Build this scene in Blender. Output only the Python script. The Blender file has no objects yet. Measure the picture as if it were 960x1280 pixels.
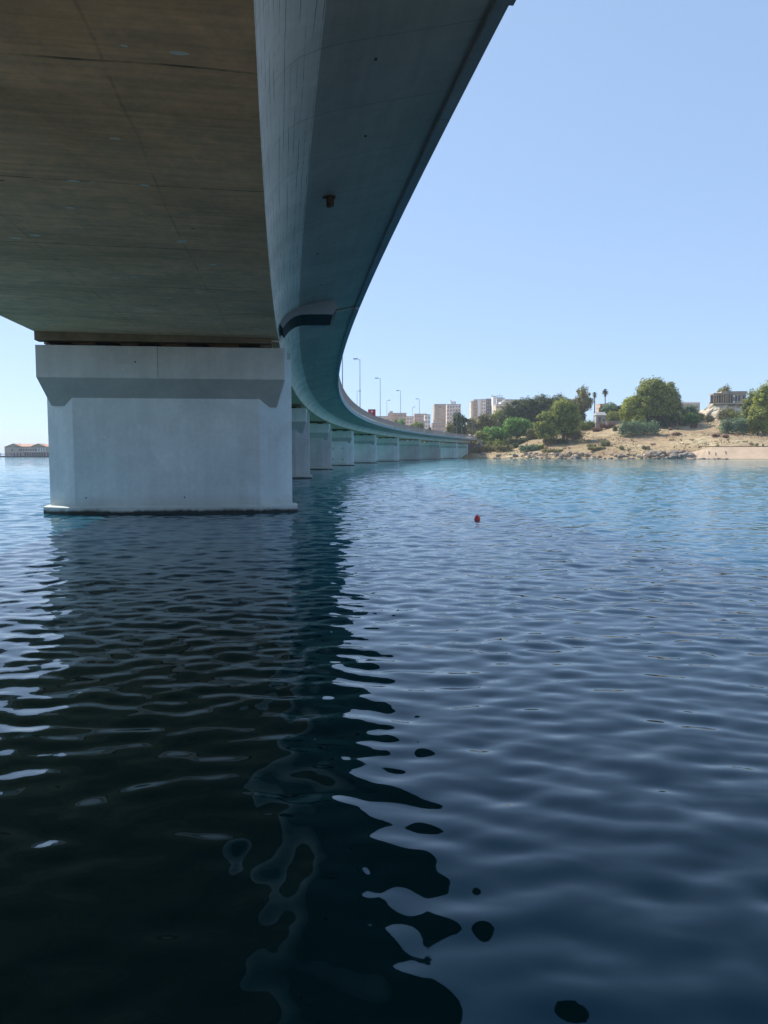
import bpy, bmesh, math, random
from mathutils import Vector, Matrix, noise
R = math.radians
rnd = random.Random(7)
C = bpy.context.scene.collection
S = bpy.context.scene

# ------------------------------------------------------------------ camera, sky, sun, exposure
CAM_Z = 2.3
PITCH = 4.4
FPX = 961.0
cd = bpy.data.cameras.new('camera'); cam = bpy.data.objects.new('camera', cd); C.objects.link(cam)
cam.location = (0, 0, CAM_Z); cam.rotation_euler = (R(90 - PITCH), 0, 0)
cd.sensor_fit = 'VERTICAL'; cd.sensor_height = 36; cd.lens = FPX / 1280 * 36
cd.clip_start = .1; cd.clip_end = 30000
S.camera = cam
SUN_AZ = -55.0     # degrees from +Y, negative = left
SUN_EL = 47.0
w = bpy.data.worlds.new('World'); S.world = w; w.use_nodes = True
wn = w.node_tree; bg = wn.nodes['Background']
sky = wn.nodes.new('ShaderNodeTexSky'); sky.sky_type = 'NISHITA'; sky.sun_disc = False
sky.sun_elevation = R(SUN_EL); sky.sun_rotation = R(SUN_AZ)
sky.air_density = 0.6; sky.dust_density = 0.5; sky.ozone_density = 3.0
gm = wn.nodes.new('ShaderNodeGamma'); gm.inputs[1].default_value = .36; wn.links.new(sky.outputs[0], gm.inputs[0])   # flattens the sky gradient from zenith to horizon
hs = wn.nodes.new('ShaderNodeHueSaturation'); hs.inputs['Saturation'].default_value = 1.12; wn.links.new(gm.outputs[0], hs.inputs['Color'])
tn = wn.nodes.new('ShaderNodeMix'); tn.data_type = 'RGBA'; tn.blend_type = 'MULTIPLY'; tn.inputs[0].default_value = 1; tn.inputs[7].default_value = (1.66, 2.0, 2.42, 1)
wn.links.new(hs.outputs[0], tn.inputs[6]); wn.links.new(tn.outputs[2], bg.inputs[0]); bg.inputs[1].default_value = 0.12
sd = bpy.data.lights.new('sun', 'SUN'); sun = bpy.data.objects.new('sun', sd); C.objects.link(sun)
sd.energy = 3.0; sd.angle = R(.53); sd.color = (1, .95, .86)
sv = Vector((math.sin(R(SUN_AZ)) * math.cos(R(SUN_EL)), math.cos(R(SUN_AZ)) * math.cos(R(SUN_EL)), math.sin(R(SUN_EL))))
sun.rotation_euler = sv.to_track_quat('Z', 'Y').to_euler()
S.view_settings.view_transform = 'Standard'; S.view_settings.look = 'None'
S.view_settings.exposure = 1.02; S.view_settings.gamma = 1.0; S.view_settings.use_curve_mapping = False

# ------------------------------------------------------------------ helpers
_p = R(PITCH)
def W(px, py, f):
    """world point seen at photograph pixel (px,py) at ground distance f ahead"""
    u = (px - 480) / FPX; v = (640 - py) / FPX
    fo = math.cos(_p) + v * math.sin(_p); up = v * math.cos(_p) - math.sin(_p)
    t = f / fo
    return Vector((u * t, f, CAM_Z + up * t))

def nodes(name):
    m = bpy.data.materials.new(name); m.use_nodes = True
    nt = m.node_tree; b = nt.nodes['Principled BSDF']
    return m, nt, b
def N(nt, typ, **kw):
    n = nt.nodes.new(typ)
    for k, v in kw.items():
        if k.startswith('i_'):
            n.inputs[k[2:]].default_value = v
        else: setattr(n, k, v)
    return n
def L(nt, a, b): nt.links.new(a, b)
def coords(nt, kind='Object', scale=(1, 1, 1), rot=(0, 0, 0)):
    if kind == 'World':
        g = N(nt, 'ShaderNodeNewGeometry'); o = g.outputs['Position']
    else:
        g = N(nt, 'ShaderNodeTexCoord'); o = g.outputs[kind]
    mp = N(nt, 'ShaderNodeMapping'); mp.inputs['Scale'].default_value = scale; mp.inputs['Rotation'].default_value = rot
    L(nt, o, mp.inputs[0]); return mp.outputs[0]
def ntex(nt, co, scale, detail=4, rough=.55, dist=0):
    n = N(nt, 'ShaderNodeTexNoise'); n.inputs['Scale'].default_value = scale
    n.inputs['Detail'].default_value = detail; n.inputs['Roughness'].default_value = rough
    n.inputs['Distortion'].default_value = dist; L(nt, co, n.inputs['Vector']); return n.outputs['Fac']
def ramp(nt, fac, stops):
    r = N(nt, 'ShaderNodeValToRGB'); e = r.color_ramp.elements
    while len(e) < len(stops): e.new(.5)
    for q, (p, c) in zip(e, stops):
        q.position = p; q.color = (c, c, c, 1) if isinstance(c, (int, float)) else (*c, 1)
    L(nt, fac, r.inputs[0]); return r.outputs[0]
def mix(nt, fac, a, b, mode='MIX'):
    n = N(nt, 'ShaderNodeMix'); n.data_type = 'RGBA'; n.blend_type = mode
    for sock, v in ((n.inputs[0], fac), (n.inputs[6], a), (n.inputs[7], b)):
        if hasattr(v, 'is_output'): L(nt, v, sock)
        elif isinstance(v, (int, float)): sock.default_value = v
        else: sock.default_value = (*v, 1)
    return n.outputs[2]
def math_(nt, op, a, b=None, c=None):
    n = N(nt, 'ShaderNodeMath'); n.operation = op
    for i, v in enumerate((a, b, c)):
        if v is None: continue
        if hasattr(v, 'is_output'): L(nt, v, n.inputs[i])
        else: n.inputs[i].default_value = v
    return n.outputs[0]
def bump(nt, b, h, strength=.3, dist=.02):
    n = N(nt, 'ShaderNodeBump'); n.inputs['Strength'].default_value = strength; n.inputs['Distance'].default_value = dist
    L(nt, h, n.inputs['Height']); L(nt, n.outputs[0], b.inputs['Normal'])

def mat_simple(name, col, rough=.8, var=.25, scale=2., metal=0., kind='Object'):
    m, nt, b = nodes(name)
    co = coords(nt, kind)
    f = ntex(nt, co, scale, 5)
    c = ramp(nt, f, [(.3, tuple(x * (1 - var) for x in col)), (.7, tuple(min(1, x * (1 + var)) for x in col))])
    L(nt, c, b.inputs['Base Color']); b.inputs['Roughness'].default_value = rough; b.inputs['Metallic'].default_value = metal
    return m

def line_at(nt, coord, period, width, jitter=None):
    """1 on thin lines every `period` along a coordinate"""
    x = math_(nt, 'MULTIPLY', coord, 1 / period)
    if jitter is not None: x = math_(nt, 'ADD', x, jitter)
    x = math_(nt, 'FRACT', x)
    x = math_(nt, 'SUBTRACT', x, .5); x = math_(nt, 'ABSOLUTE', x)
    return math_(nt, 'LESS_THAN', x, width / period / 2)

M = {}
def build_materials():
    # brown board-marked concrete of the box soffit.  UV: u = metres along bridge, v = offset across
    m, nt, b = nodes('soffit_concrete')
    uv = N(nt, 'ShaderNodeUVMap'); uv.uv_map = 'UVMap'
    sep = N(nt, 'ShaderNodeSeparateXYZ'); L(nt, uv.outputs[0], sep.inputs[0])
    mp = N(nt, 'ShaderNodeMapping'); mp.inputs['Scale'].default_value = (1, .45, 1); L(nt, uv.outputs[0], mp.inputs[0])
    big = ntex(nt, mp.outputs[0], .42, 6, .62, .5); fine = ntex(nt, uv.outputs[0], 5., 8, .7)
    blot = ntex(nt, uv.outputs[0], 1.3, 6, .68, .8)
    c = ramp(nt, big, [(.3, (.54, .355, .20)), (.5, (.78, .51, .295)), (.72, (.88, .60, .36))])
    c = mix(nt, math_(nt, 'MULTIPLY', ramp(nt, blot, [(.42, 0.), (.62, 1.)]), .45), c, (.42, .32, .21))
    c = mix(nt, .5, c, ramp(nt, fine, [(.3, .7), (.7, 1.15)]), 'MULTIPLY')
    # fine streaks across the bridge, left by the boards
    mp2 = N(nt, 'ShaderNodeMapping'); mp2.inputs['Scale'].default_value = (9, .5, 1); L(nt, uv.outputs[0], mp2.inputs[0])
    st = ntex(nt, mp2.outputs[0], 1., 3)
    c = mix(nt, .55, c, ramp(nt, st, [(.35, .72), (.65, 1.12)]), 'MULTIPLY')
    wob = math_(nt, 'MULTIPLY', ntex(nt, uv.outputs[0], .35, 3), .05)
    l1 = line_at(nt, sep.outputs[0], 3.95, .045, wob)
    wob2 = math_(nt, 'MULTIPLY', ntex(nt, uv.outputs[0], .2, 3), .08)
    l2 = line_at(nt, sep.outputs[1], 3.1, .04, wob2)
    lines = math_(nt, 'MAXIMUM', l1, math_(nt, 'MULTIPLY', l2, .4))
    brk = ramp(nt, ntex(nt, uv.outputs[0], 1.1, 5, .7), [(.38, 0.), (.62, 1.)])
    lines = math_(nt, 'MULTIPLY', lines, brk)
    c = mix(nt, math_(nt, 'MULTIPLY', lines, .75), c, (.03, .025, .02))
    # pale chips of old paint
    mp3 = N(nt, 'ShaderNodeMapping'); mp3.inputs['Scale'].default_value = (2.6, 1.1, 1); L(nt, uv.outputs[0], mp3.inputs[0])
    vo = N(nt, 'ShaderNodeTexVoronoi'); vo.inputs['Scale'].default_value = .85; vo.inputs['Randomness'].default_value = 1.
    L(nt, mp3.outputs[0], vo.inputs['Vector'])
    ed = math_(nt, 'ADD', vo.outputs['Distance'], math_(nt, 'MULTIPLY', math_(nt, 'SUBTRACT', fine, .5), .12))
    chip = math_(nt, 'LESS_THAN', ed, .10)
    sc = N(nt, 'ShaderNodeSeparateColor'); L(nt, vo.outputs['Color'], sc.inputs[0])
    chip = math_(nt, 'MULTIPLY', chip, math_(nt, 'GREATER_THAN', sc.outputs[0], .35))
    chip = math_(nt, 'MULTIPLY', chip, math_(nt, 'GREATER_THAN', sep.outputs[1], -5.5))
    c = mix(nt, chip, c, (.7, .74, .68))
    # dark rust holes
    vo2 = N(nt, 'ShaderNodeTexVoronoi'); vo2.inputs['Scale'].default_value = .5; L(nt, mp3.outputs[0], vo2.inputs['Vector'])
    hole = math_(nt, 'LESS_THAN', vo2.outputs['Distance'], .03)
    c = mix(nt, hole, c, (.02, .017, .015))
    L(nt, c, b.inputs['Base Color']); b.inputs['Roughness'].default_value = .85
    bump(nt, b, math_(nt, 'SUBTRACT', fine, math_(nt, 'MULTIPLY', lines, 1.5)), .35, .02)
    M['soffit'] = m
    # painted web and wing: sky light and shade on them put into their colours
    def painted(name, base, lines_on):
        m, nt, b = nodes(name)
        uv = N(nt, 'ShaderNodeUVMap'); uv.uv_map = 'UVMap'
        sep = N(nt, 'ShaderNodeSeparateXYZ'); L(nt, uv.outputs[0], sep.inputs[0])
        big = ntex(nt, uv.outputs[0], .35, 6, .6, .4); fine = ntex(nt, uv.outputs[0], 4., 8, .7)
        mpx = N(nt, 'ShaderNodeMapping'); mpx.inputs['Scale'].default_value = (.25, 5, 1); L(nt, uv.outputs[0], mpx.inputs[0])
        strk = ntex(nt, mpx.outputs[0], 1., 5, .6)
        c = ramp(nt, big, [(.3, tuple(x * .78 for x in base)), (.7, tuple(x * 1.16 for x in base))])
        c = mix(nt, .5, c, ramp(nt, fine, [(.25, .75), (.75, 1.15)]), 'MULTIPLY')
        c = mix(nt, .4, c, ramp(nt, strk, [(.3, .75), (.7, 1.15)]), 'MULTIPLY')
        if lines_on:
            wob = math_(nt, 'MULTIPLY', ntex(nt, uv.outputs[0], .8, 4), .5)
            l = line_at(nt, sep.outputs[1], .105, .011, wob)
            brk = ramp(nt, ntex(nt, mpx.outputs[0], 1.7, 4, .7), [(.46, 0.), (.56, 1.)])
            l = math_(nt, 'MULTIPLY', l, brk)
            c = mix(nt, math_(nt, 'MULTIPLY', l, .75), c, (.05, .055, .055))
            c = mix(nt, math_(nt, 'MULTIPLY', ramp(nt, strk, [(.55, 0.), (.75, 1.)]), .35), c, (.30, .30, .20))
        wob = math_(nt, 'MULTIPLY', ntex(nt, uv.outputs[0], .5, 3), .03)
        l3 = line_at(nt, sep.outputs[0], 1.975, .022, wob)
        c = mix(nt, math_(nt, 'MULTIPLY', l3, .35), c, (.06, .07, .075))
        L(nt, c, b.inputs['Base Color']); b.inputs['Roughness'].default_value = .62
        bump(nt, b, fine, .25, .012)
        return m
    M['web'] = painted('web_lit_paint', (.84, .76, .66), True)
    M['wing'] = painted('wing_shaded_paint', (.45, .40, .335), False)
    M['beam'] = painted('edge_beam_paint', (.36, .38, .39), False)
    def pier_mat(name, base):
        m, nt, b = nodes(name)
        co = coords(nt, 'Object'); big = ntex(nt, co, .45, 6, .6, .5); fine = ntex(nt, co, 6., 8, .7)
        c = ramp(nt, big, [(.3, tuple(x * .85 for x in base)), (.7, tuple(x * 1.1 for x in base))])
        c = mix(nt, .35, c, ramp(nt, fine, [(.25, .75), (.75, 1.15)]), 'MULTIPLY')
        # large repainted patches
        cs = coords(nt, 'Object', (.55, .55, .4)); vo = N(nt, 'ShaderNodeTexVoronoi'); vo.distance = 'CHEBYCHEV'; vo.inputs['Scale'].default_value = 1.
        L(nt, cs, vo.inputs['Vector']); sc = N(nt, 'ShaderNodeSeparateColor'); L(nt, vo.outputs['Color'], sc.inputs[0])
        c = mix(nt, .22, c, ramp(nt, sc.outputs[0], [(0, .8), (1, 1.15)]), 'MULTIPLY')
        # vertical runs
        cv = coords(nt, 'Object', (2.2, 2.2, .12)); run = ntex(nt, cv, 1., 5, .65)
        c = mix(nt, .3, c, ramp(nt, run, [(.35, .8), (.6, 1.06)]), 'MULTIPLY')
        g = N(nt, 'ShaderNodeNewGeometry'); sp = N(nt, 'ShaderNodeSeparateXYZ'); L(nt, g.outputs['Position'], sp.inputs[0])
        z = math_(nt, 'ADD', sp.outputs[2], math_(nt, 'MULTIPLY', math_(nt, 'SUBTRACT', ntex(nt, co, 1.6, 6, .7), .5), .28))
        tide = ramp(nt, z, [(.09, 1.), (.20, 0.)])
        c = mix(nt, math_(nt, 'MULTIPLY', ramp(nt, z, [(.35, .45), (.75, 0.)]), .8), c, (.34, .33, .25))
        c = mix(nt, tide, c, (.03, .035, .028))
        L(nt, c, b.inputs['Base Color']); b.inputs['Roughness'].default_value = .75
        bump(nt, b, math_(nt, 'ADD', fine, math_(nt, 'MULTIPLY', big, 1.5)), .3, .02)
        return m
    M['pier'] = pier_mat('pier_paint', (.70, .77, .76))
    M['pier_green'] = pier_mat('pier_paint_green', (.64, .69, .67))
    M['pier_grey'] = pier_mat('pier_paint_bare', (.45, .45, .44))
    M['cap'] = pier_mat('pier_cap_paint', (.60, .64, .61))
    M['corbel'] = pier_mat('corbel_shade', (.42, .45, .42))  # down-tilted flare under the cap, its shade put into this darker colour
    M['black'] = mat_simple('joint_black', (.008, .009, .011), .8, .3, 3)
    M['rubber'] = mat_simple('rubber', (.02, .02, .02), .7, .3, 3)
    M['rust'] = mat_simple('rusted_iron', (.09, .055, .035), .8, .4, 9)
    M['asphalt'] = mat_simple('asphalt', (.05, .05, .052), .9, .2, 3, kind='World')
    M['rail'] = mat_simple('rail_paint', (.40, .31, .27), .6, .2, 3)
    M['galv'] = mat_simple('galvanised_steel', (.34, .36, .38), .5, .15, 3)
    M['darkmetal'] = mat_simple('dark_metal', (.06, .065, .07), .5, .2, 3)
    M['red'] = mat_simple('red_paint', (.62, .05, .04), .5, .15, 3)
    M['white'] = mat_simple('white_paint', (.78, .77, .74), .6, .08, 1)
    M['cream'] = mat_simple('cream_plaster', (.62, .54, .42), .85, .12, .4)
    M['pinkish'] = mat_simple('pink_plaster', (.60, .43, .35), .85, .15, .3)
    M['palepink'] = mat_simple('pale_pink_plaster', (.76, .65, .59), .85, .12, .3)
    M['tan'] = mat_simple('tan_plaster', (.58, .44, .34), .85, .15, .3)
    M['greyplaster'] = mat_simple('grey_plaster', (.40, .39, .38), .85, .15, .3)
    M['darkgrey'] = mat_simple('dark_grey_cladding', (.14, .15, .17), .7, .15, .3)
    M['tile'] = mat_simple('roof_tile', (.50, .27, .18), .85, .2, 1.5)
    M['glass'] = mat_simple('window_glass', (.05, .07, .09), .15, .2, 1)
    M['wood'] = mat_simple('weathered_wood', (.17, .14, .12), .9, .3, 3)
    M['bark'] = mat_simple('bark', (.12, .09, .065), .95, .35, 5)
    M['rock'] = mat_simple('shore_rock', (.33, .245, .165), .95, .4, .9)
    M['rockgrey'] = mat_simple('grey_rock', (.24, .195, .16), .95, .4, .9)
    M['rockdark'] = mat_simple('wet_rock', (.07, .065, .06), .8, .5, 1.2)
    M['limestone'] = mat_simple('limestone', (.55, .46, .33), .95, .35, .35)
    M['ruin'] = mat_simple('bare_plaster', (.40, .33, .26), .9, .25, .5)
    M['slope'] = mat_simple('pale_concrete', (.46, .34, .23), .9, .12, .25)
    M['bluepaint'] = mat_simple('blue_paint', (.05, .12, .25), .6, .2, 1)
    # foliage
    for nm, c1, c2 in (('leaf_dark', (0.046, 0.072, 0.028), (0.158, 0.180, 0.062)), ('leaf_mid', (0.110, 0.161, 0.033), (0.415, 0.421, 0.092)),
                       ('leaf_bright', (0.088, 0.176, 0.031), (0.246, 0.439, 0.088)), ('leaf_yellow', (0.186, 0.232, 0.031), (0.485, 0.500, 0.085)),
                       ('leaf_olive', (0.132, 0.137, 0.057), (0.410, 0.358, 0.147)), ('leaf_bluegreen', (0.076, 0.137, 0.069), (0.263, 0.358, 0.200)),
                       ('leaf_tan', (0.135, 0.115, 0.061), (0.324, 0.270, 0.149)), ('leaf_dry', (0.176, 0.095, 0.061), (0.365, 0.216, 0.149))):
        m, nt, b = nodes(nm)
        co = coords(nt, 'World'); f1 = ntex(nt, co, .33, 3); f2 = ntex(nt, co, 1.2, 2)
        f = math_(nt, 'ADD', math_(nt, 'MULTIPLY', f1, .5), math_(nt, 'MULTIPLY', f2, .5))
        L(nt, ramp(nt, f, [(.41, c1), (.58, c2)]), b.inputs['Base Color'])
        b.inputs['Roughness'].default_value = .6
        try: b.inputs['Specular IOR Level'].default_value = .25
        except Exception: pass
        tr = N(nt, 'ShaderNodeBsdfTranslucent'); L(nt, ramp(nt, f, [(.41, c1), (.58, c2)]), tr.inputs[0])
        ms = N(nt, 'ShaderNodeMixShader'); ms.inputs[0].default_value = .3
        L(nt, b.outputs[0], ms.inputs[1]); L(nt, tr.outputs[0], ms.inputs[2])
        L(nt, ms.outputs[0], nt.nodes['Material Output'].inputs[0]); M[nm] = m
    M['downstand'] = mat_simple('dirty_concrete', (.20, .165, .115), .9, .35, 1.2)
    M['straw'] = mat_simple('dry_straw', (.40, .29, .16), .9, .35, .3, kind='World')
    M['pane'] = mat_simple('shaded_window', (.32, .27, .24), .4, .2, 1)
    # dry hillside
    m, nt, b = nodes('dry_ground')
    co = coords(nt, 'World', (1, 1, 3)); f1 = ntex(nt, co, .045, 6, .6, .6); f2 = ntex(nt, co, .5, 8, .7); f3 = ntex(nt, co, .16, 5, .65, .5)
    c = ramp(nt, f1, [(.32, (.25, .155, .085)), (.5, (.40, .285, .155)), (.68, (.54, .42, .25))])
    c = mix(nt, math_(nt, 'MULTIPLY', ramp(nt, f3, [(.5, 0.), (.65, 1.)]), .7), c, (.20, .145, .095))
    c = mix(nt, math_(nt, 'MULTIPLY', ramp(nt, ntex(nt, co, .11, 6, .7, 1.), [(.52, 0.), (.6, 1.)]), .55), c, (.30, .26, .13))
    c = mix(nt, .85, c, ramp(nt, f2, [(.32, .45), (.66, 1.3)]), 'MULTIPLY')
    L(nt, c, b.inputs['Base Color']); b.inputs['Roughness'].default_value = .95
    bump(nt, b, f2, .8, .5); M['ground'] = m
    # water
    m, nt, b = nodes('sea_water')
    M['water'] = m
build_materials()

def water_material():
    m = M['water']; nt = m.node_tree; b = nt.nodes['Principled BSDF']
    g = N(nt, 'ShaderNodeNewGeometry')
    def layer(scale, sx, sy, ang, detail, amp, dist=.0, off=0):
        mr = N(nt, 'ShaderNodeMapping'); mr.vector_type = 'POINT'; mr.inputs['Rotation'].default_value = (0, 0, R(ang)); L(nt, g.outputs['Position'], mr.inputs[0])
        ms = N(nt, 'ShaderNodeMapping'); ms.inputs['Scale'].default_value = (sx, sy, 1); ms.inputs['Location'].default_value = (off, off * .7, off); L(nt, mr.outputs[0], ms.inputs[0])
        f = ntex(nt, ms.outputs[0], scale, detail, .5, dist)
        return math_(nt, 'MULTIPLY', f, amp)
    sp0 = N(nt, 'ShaderNodeSeparateXYZ'); L(nt, g.outputs['Position'], sp0.inputs[0])
    far = ramp(nt, math_(nt, 'MULTIPLY', sp0.outputs[1], 1 / 100), [(.08, 0.), (.75, 1.)])
    patch = ramp(nt, ntex(nt, g.outputs['Position'], .06, 3, .6), [(.35, .3), (.65, 1.)])
    a3 = math_(nt, 'MULTIPLY', math_(nt, 'ADD', math_(nt, 'MULTIPLY', far, .075), .014), patch)
    a4 = math_(nt, 'MULTIPLY', math_(nt, 'ADD', math_(nt, 'MULTIPLY', far, .014), .0018), patch)
    h = math_(nt, 'MULTIPLY', layer(2.4, .6, 1.1, 8, 2, 1., .3, 31), a3)
    h = math_(nt, 'ADD', h, math_(nt, 'MULTIPLY', layer(7., .7, 1., -20, 2, 1., .2, 57), a4))
    bn = N(nt, 'ShaderNodeBump'); bn.inputs['Strength'].default_value = 1.; bn.inputs['Distance'].default_value = 1.
    L(nt, h, bn.inputs['Height']); L(nt, bn.outputs[0], b.inputs['Normal'])
    # body colour: shallower and greener toward the shore and over pale patches
    sp = N(nt, 'ShaderNodeSeparateXYZ'); L(nt, g.outputs['Position'], sp.inputs[0])
    yy = math_(nt, 'MULTIPLY', math_(nt, 'ADD', sp.outputs[1], math_(nt, 'MULTIPLY', math_(nt, 'SUBTRACT', ntex(nt, g.outputs['Position'], .03, 4, .6), .5), 50)), 1 / 120)
    c = ramp(nt, yy, [(.03, (.001, .014, .014)), (.14, (.003, .056, .100)), (.35, (.007, .105, .145)), (.9, (.022, .19, .22))])
    b.inputs['Specular Tint'].default_value = (.25, .72, 1, 1); b.inputs['Specular IOR Level'].default_value = 1.0
    L(nt, c, b.inputs['Base Color'])
    b.inputs['Roughness'].default_value = .03; b.inputs['IOR'].default_value = 1.333
water_material()

def props(o, label=None, cat=None, group=None, kind=None):
    if label: o['label'] = label
    if cat: o['category'] = cat
    if group: o['group'] = group
    if kind: o['kind'] = kind
    return o
def empty(name, loc=(0, 0, 0), rz=0, **kw):
    o = bpy.data.objects.new(name, None); C.objects.link(o); o.location = loc; o.rotation_euler = (0, 0, rz); o.empty_display_size = .3
    return props(o, **kw)

class MB:
    """collects shapes into one mesh object"""
    def __init__(s): s.v = []; s.f = []; s.m = []; s.uv = []
    def add(s, vs, fs, mi=0, uv=None):
        k = len(s.v); s.v += [tuple(v) for v in vs]
        for i, f in enumerate(fs):
            s.f.append(tuple(k + j for j in f)); s.m.append(mi); s.uv.append(uv[i] if uv else None)
    def box(s, c, d, rz=0, mi=0, rx=0, ry=0):
        cx, cy, cz = c; hx, hy, hz = d[0] / 2, d[1] / 2, d[2] / 2
        mt = Matrix.Translation(c) @ Matrix.Rotation(rz, 4, 'Z') @ Matrix.Rotation(ry, 4, 'Y') @ Matrix.Rotation(rx, 4, 'X')
        vs = [mt @ Vector((x * hx, y * hy, z * hz)) for x in (-1, 1) for y in (-1, 1) for z in (-1, 1)]
        s.add(vs, [(0, 1, 3, 2), (4, 6, 7, 5), (0, 4, 5, 1), (2, 3, 7, 6), (0, 2, 6, 4), (1, 5, 7, 3)], mi)
    def tube(s, pts, rad, n=8, mi=0, cap=True):
        pts = [Vector(p) for p in pts]
        if not isinstance(rad, (list, tuple)): rad = [rad] * len(pts)
        rings = []
        for i, p in enumerate(pts):
            d = (pts[min(i + 1, len(pts) - 1)] - pts[max(i - 1, 0)]).normalized()
            a = d.orthogonal().normalized() if abs(d.z) < .99 else Vector((1, 0, 0))
            b_ = d.cross(a).normalized(); a = b_.cross(d)
            rings.append([p + (a * math.cos(2 * math.pi * k / n) + b_ * math.sin(2 * math.pi * k / n)) * rad[i] for k in range(n)])
        vs = [q for r in rings for q in r]; fs = []
        for i in range(len(rings) - 1):
            for k in range(n):
                fs.append((i * n + k, i * n + (k + 1) % n, (i + 1) * n + (k + 1) % n, (i + 1) * n + k))
        if cap: fs.append(tuple(reversed(range(n)))); fs.append(tuple((len(rings) - 1) * n + k for k in range(n)))
        s.add(vs, fs, mi)
    def prism(s, poly, z0, z1, mi=0):
        n = len(poly); vs = [(x, y, z0) for x, y in poly] + [(x, y, z1) for x, y in poly]
        s.add(vs, [tuple(reversed(range(n))), tuple(range(n, 2 * n))] + [(i, (i + 1) % n, n + (i + 1) % n, n + i) for i in range(n)], mi)
    def loft(s, a, za, b_, zb, mi=0):
        n = len(a); vs = [(x, y, za) for x, y in a] + [(x, y, zb) for x, y in b_]
        s.add(vs, [tuple(reversed(range(n))), tuple(range(n, 2 * n))] + [(i, (i + 1) % n, n + (i + 1) % n, n + i) for i in range(n)], mi)
    def build(s, name, mats, parent=None, smooth=False, fix=True):
        me = bpy.data.meshes.new(name); me.from_pydata(s.v, [], s.f)
        if not isinstance(mats, (list, tuple)): mats = [mats]
        for m in mats: me.materials.append(m)
        me.polygons.foreach_set('material_index', s.m)
        if any(u is not None for u in s.uv):
            ul = me.uv_layers.new(name='UVMap')
            for p in me.polygons:
                u = s.uv[p.index]
                if u:
                    for k, li in enumerate(p.loop_indices): ul.data[li].uv = u[k]
        me.update()
        if fix:
            bm = bmesh.new(); bm.from_mesh(me); bmesh.ops.recalc_face_normals(bm, faces=bm.faces); bm.to_mesh(me); bm.free()
        if smooth: me.polygons.foreach_set('use_smooth', [True] * len(me.polygons))
        o = bpy.data.objects.new(name, me); C.objects.link(o)
        if parent: o.parent = parent
        return o

# ------------------------------------------------------------------ setting: sea
def grid_sheet(name, x0, x1, y0, y1, z, m):
    mb = MB(); mb.add([(x0, y0, z), (x1, y0, z), (x1, y1, z), (x0, y1, z)], [(0, 1, 2, 3)])
    return mb.build(name, m)
def sea():
    import numpy as np
    rs = [1.2]
    while rs[-1] < 470:
        r = rs[-1]; rs.append(r + min(.75, max(.024, .024 + (r - 7) * .0045)))
    rs = np.array(rs); az = np.radians(np.arange(-47, 47.01, .16))
    rr, aa = np.meshgrid(rs, az, indexing='ij'); x = rr * np.sin(aa); y = rr * np.cos(aa)
    rg = np.random.RandomState(4); z = np.zeros_like(x)
    dr = np.gradient(rs)[:, None]; grow = np.clip((rr - 8) / 60, 0, 1)
    n = 100
    for k in range(n):
        lam = .24 * (7 / .24) ** (k / (n - 1)) * rg.uniform(.93, 1.07)
        th = math.radians(-62 + rg.normal(0, 42)) if k % 3 else math.radians(-110 + rg.normal(0, 25))
        kk = 2 * math.pi / lam; ph = rg.uniform(0, 6.283)
        near = .0128 * math.exp(-((math.log(lam / .42)) / .85) ** 2); farr = .026 * math.exp(-((math.log(lam / .9)) / .85) ** 2)
        s = (near + (farr - near) * grow) * rg.uniform(.5, 1.4)
        cell = np.maximum(dr, rr * .0028); fade = np.clip((lam / cell - 2.5) / 2.5, 0, 1)
        # every train of waves comes in groups
        env = .65 + .5 * np.sin(x * kk * .11 * math.cos(th + 1) + y * kk * .13 * math.sin(th + 1) + ph * 3)
        q = kk * (x * math.cos(th) + y * math.sin(th)) + ph + .5 * np.sin(x * .21 + y * .13 + k)
        z += s * math.sqrt(2) / kk * 1.5 * env * fade * (np.sin(q) + .12 * np.sin(2 * q + 1.57))
    nr, na = x.shape; v = np.stack([x, y, z], -1).reshape(-1, 3)
    idx = np.arange(nr * na).reshape(nr, na)
    q = np.stack([idx[:-1, :-1], idx[:-1, 1:], idx[1:, 1:], idx[1:, :-1]], -1).reshape(-1, 4)
    b0 = len(v); v = np.vstack([v, [(-9000, -600, -.12), (9000, -600, -.12), (9000, 14000, -.12), (-9000, 14000, -.12)]])
    q = np.vstack([q, [[b0, b0 + 1, b0 + 2, b0 + 3]]])
    me = bpy.data.meshes.new('water'); me.vertices.add(len(v)); me.vertices.foreach_set('co', v.astype('f4').ravel())
    me.loops.add(q.size); me.loops.foreach_set('vertex_index', q.astype('i4').ravel())
    me.polygons.add(len(q)); me.polygons.foreach_set('loop_start', np.arange(0, q.size, 4, dtype='i4')); me.polygons.foreach_set('loop_total', np.full(len(q), 4, 'i4'))
    me.update(); me.validate(); me.polygons.foreach_set('use_smooth', [True] * len(me.polygons)); me.materials.append(M['water'])
    if me.polygons[10].normal.z < 0: me.flip_normals()
    o = bpy.data.objects.new('water', me); C.objects.link(o); return o
water = sea(); props(water, kind='structure')
seabed = grid_sheet('sea_floor', -9000, 9000, -600, 14000, -8, M['ground']); props(seabed, kind='structure')

# unseen stone quay by the camera and a left arm, added for warm bounce
mb = MB(); mb.box((-30, -22, .1), (120, 42, 1.6)); mb.box((-50, 11, .1), (56, 24, 1.6)); bounce_quay = mb.build('quay', M['limestone']); props(bounce_quay, kind='structure')
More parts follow.
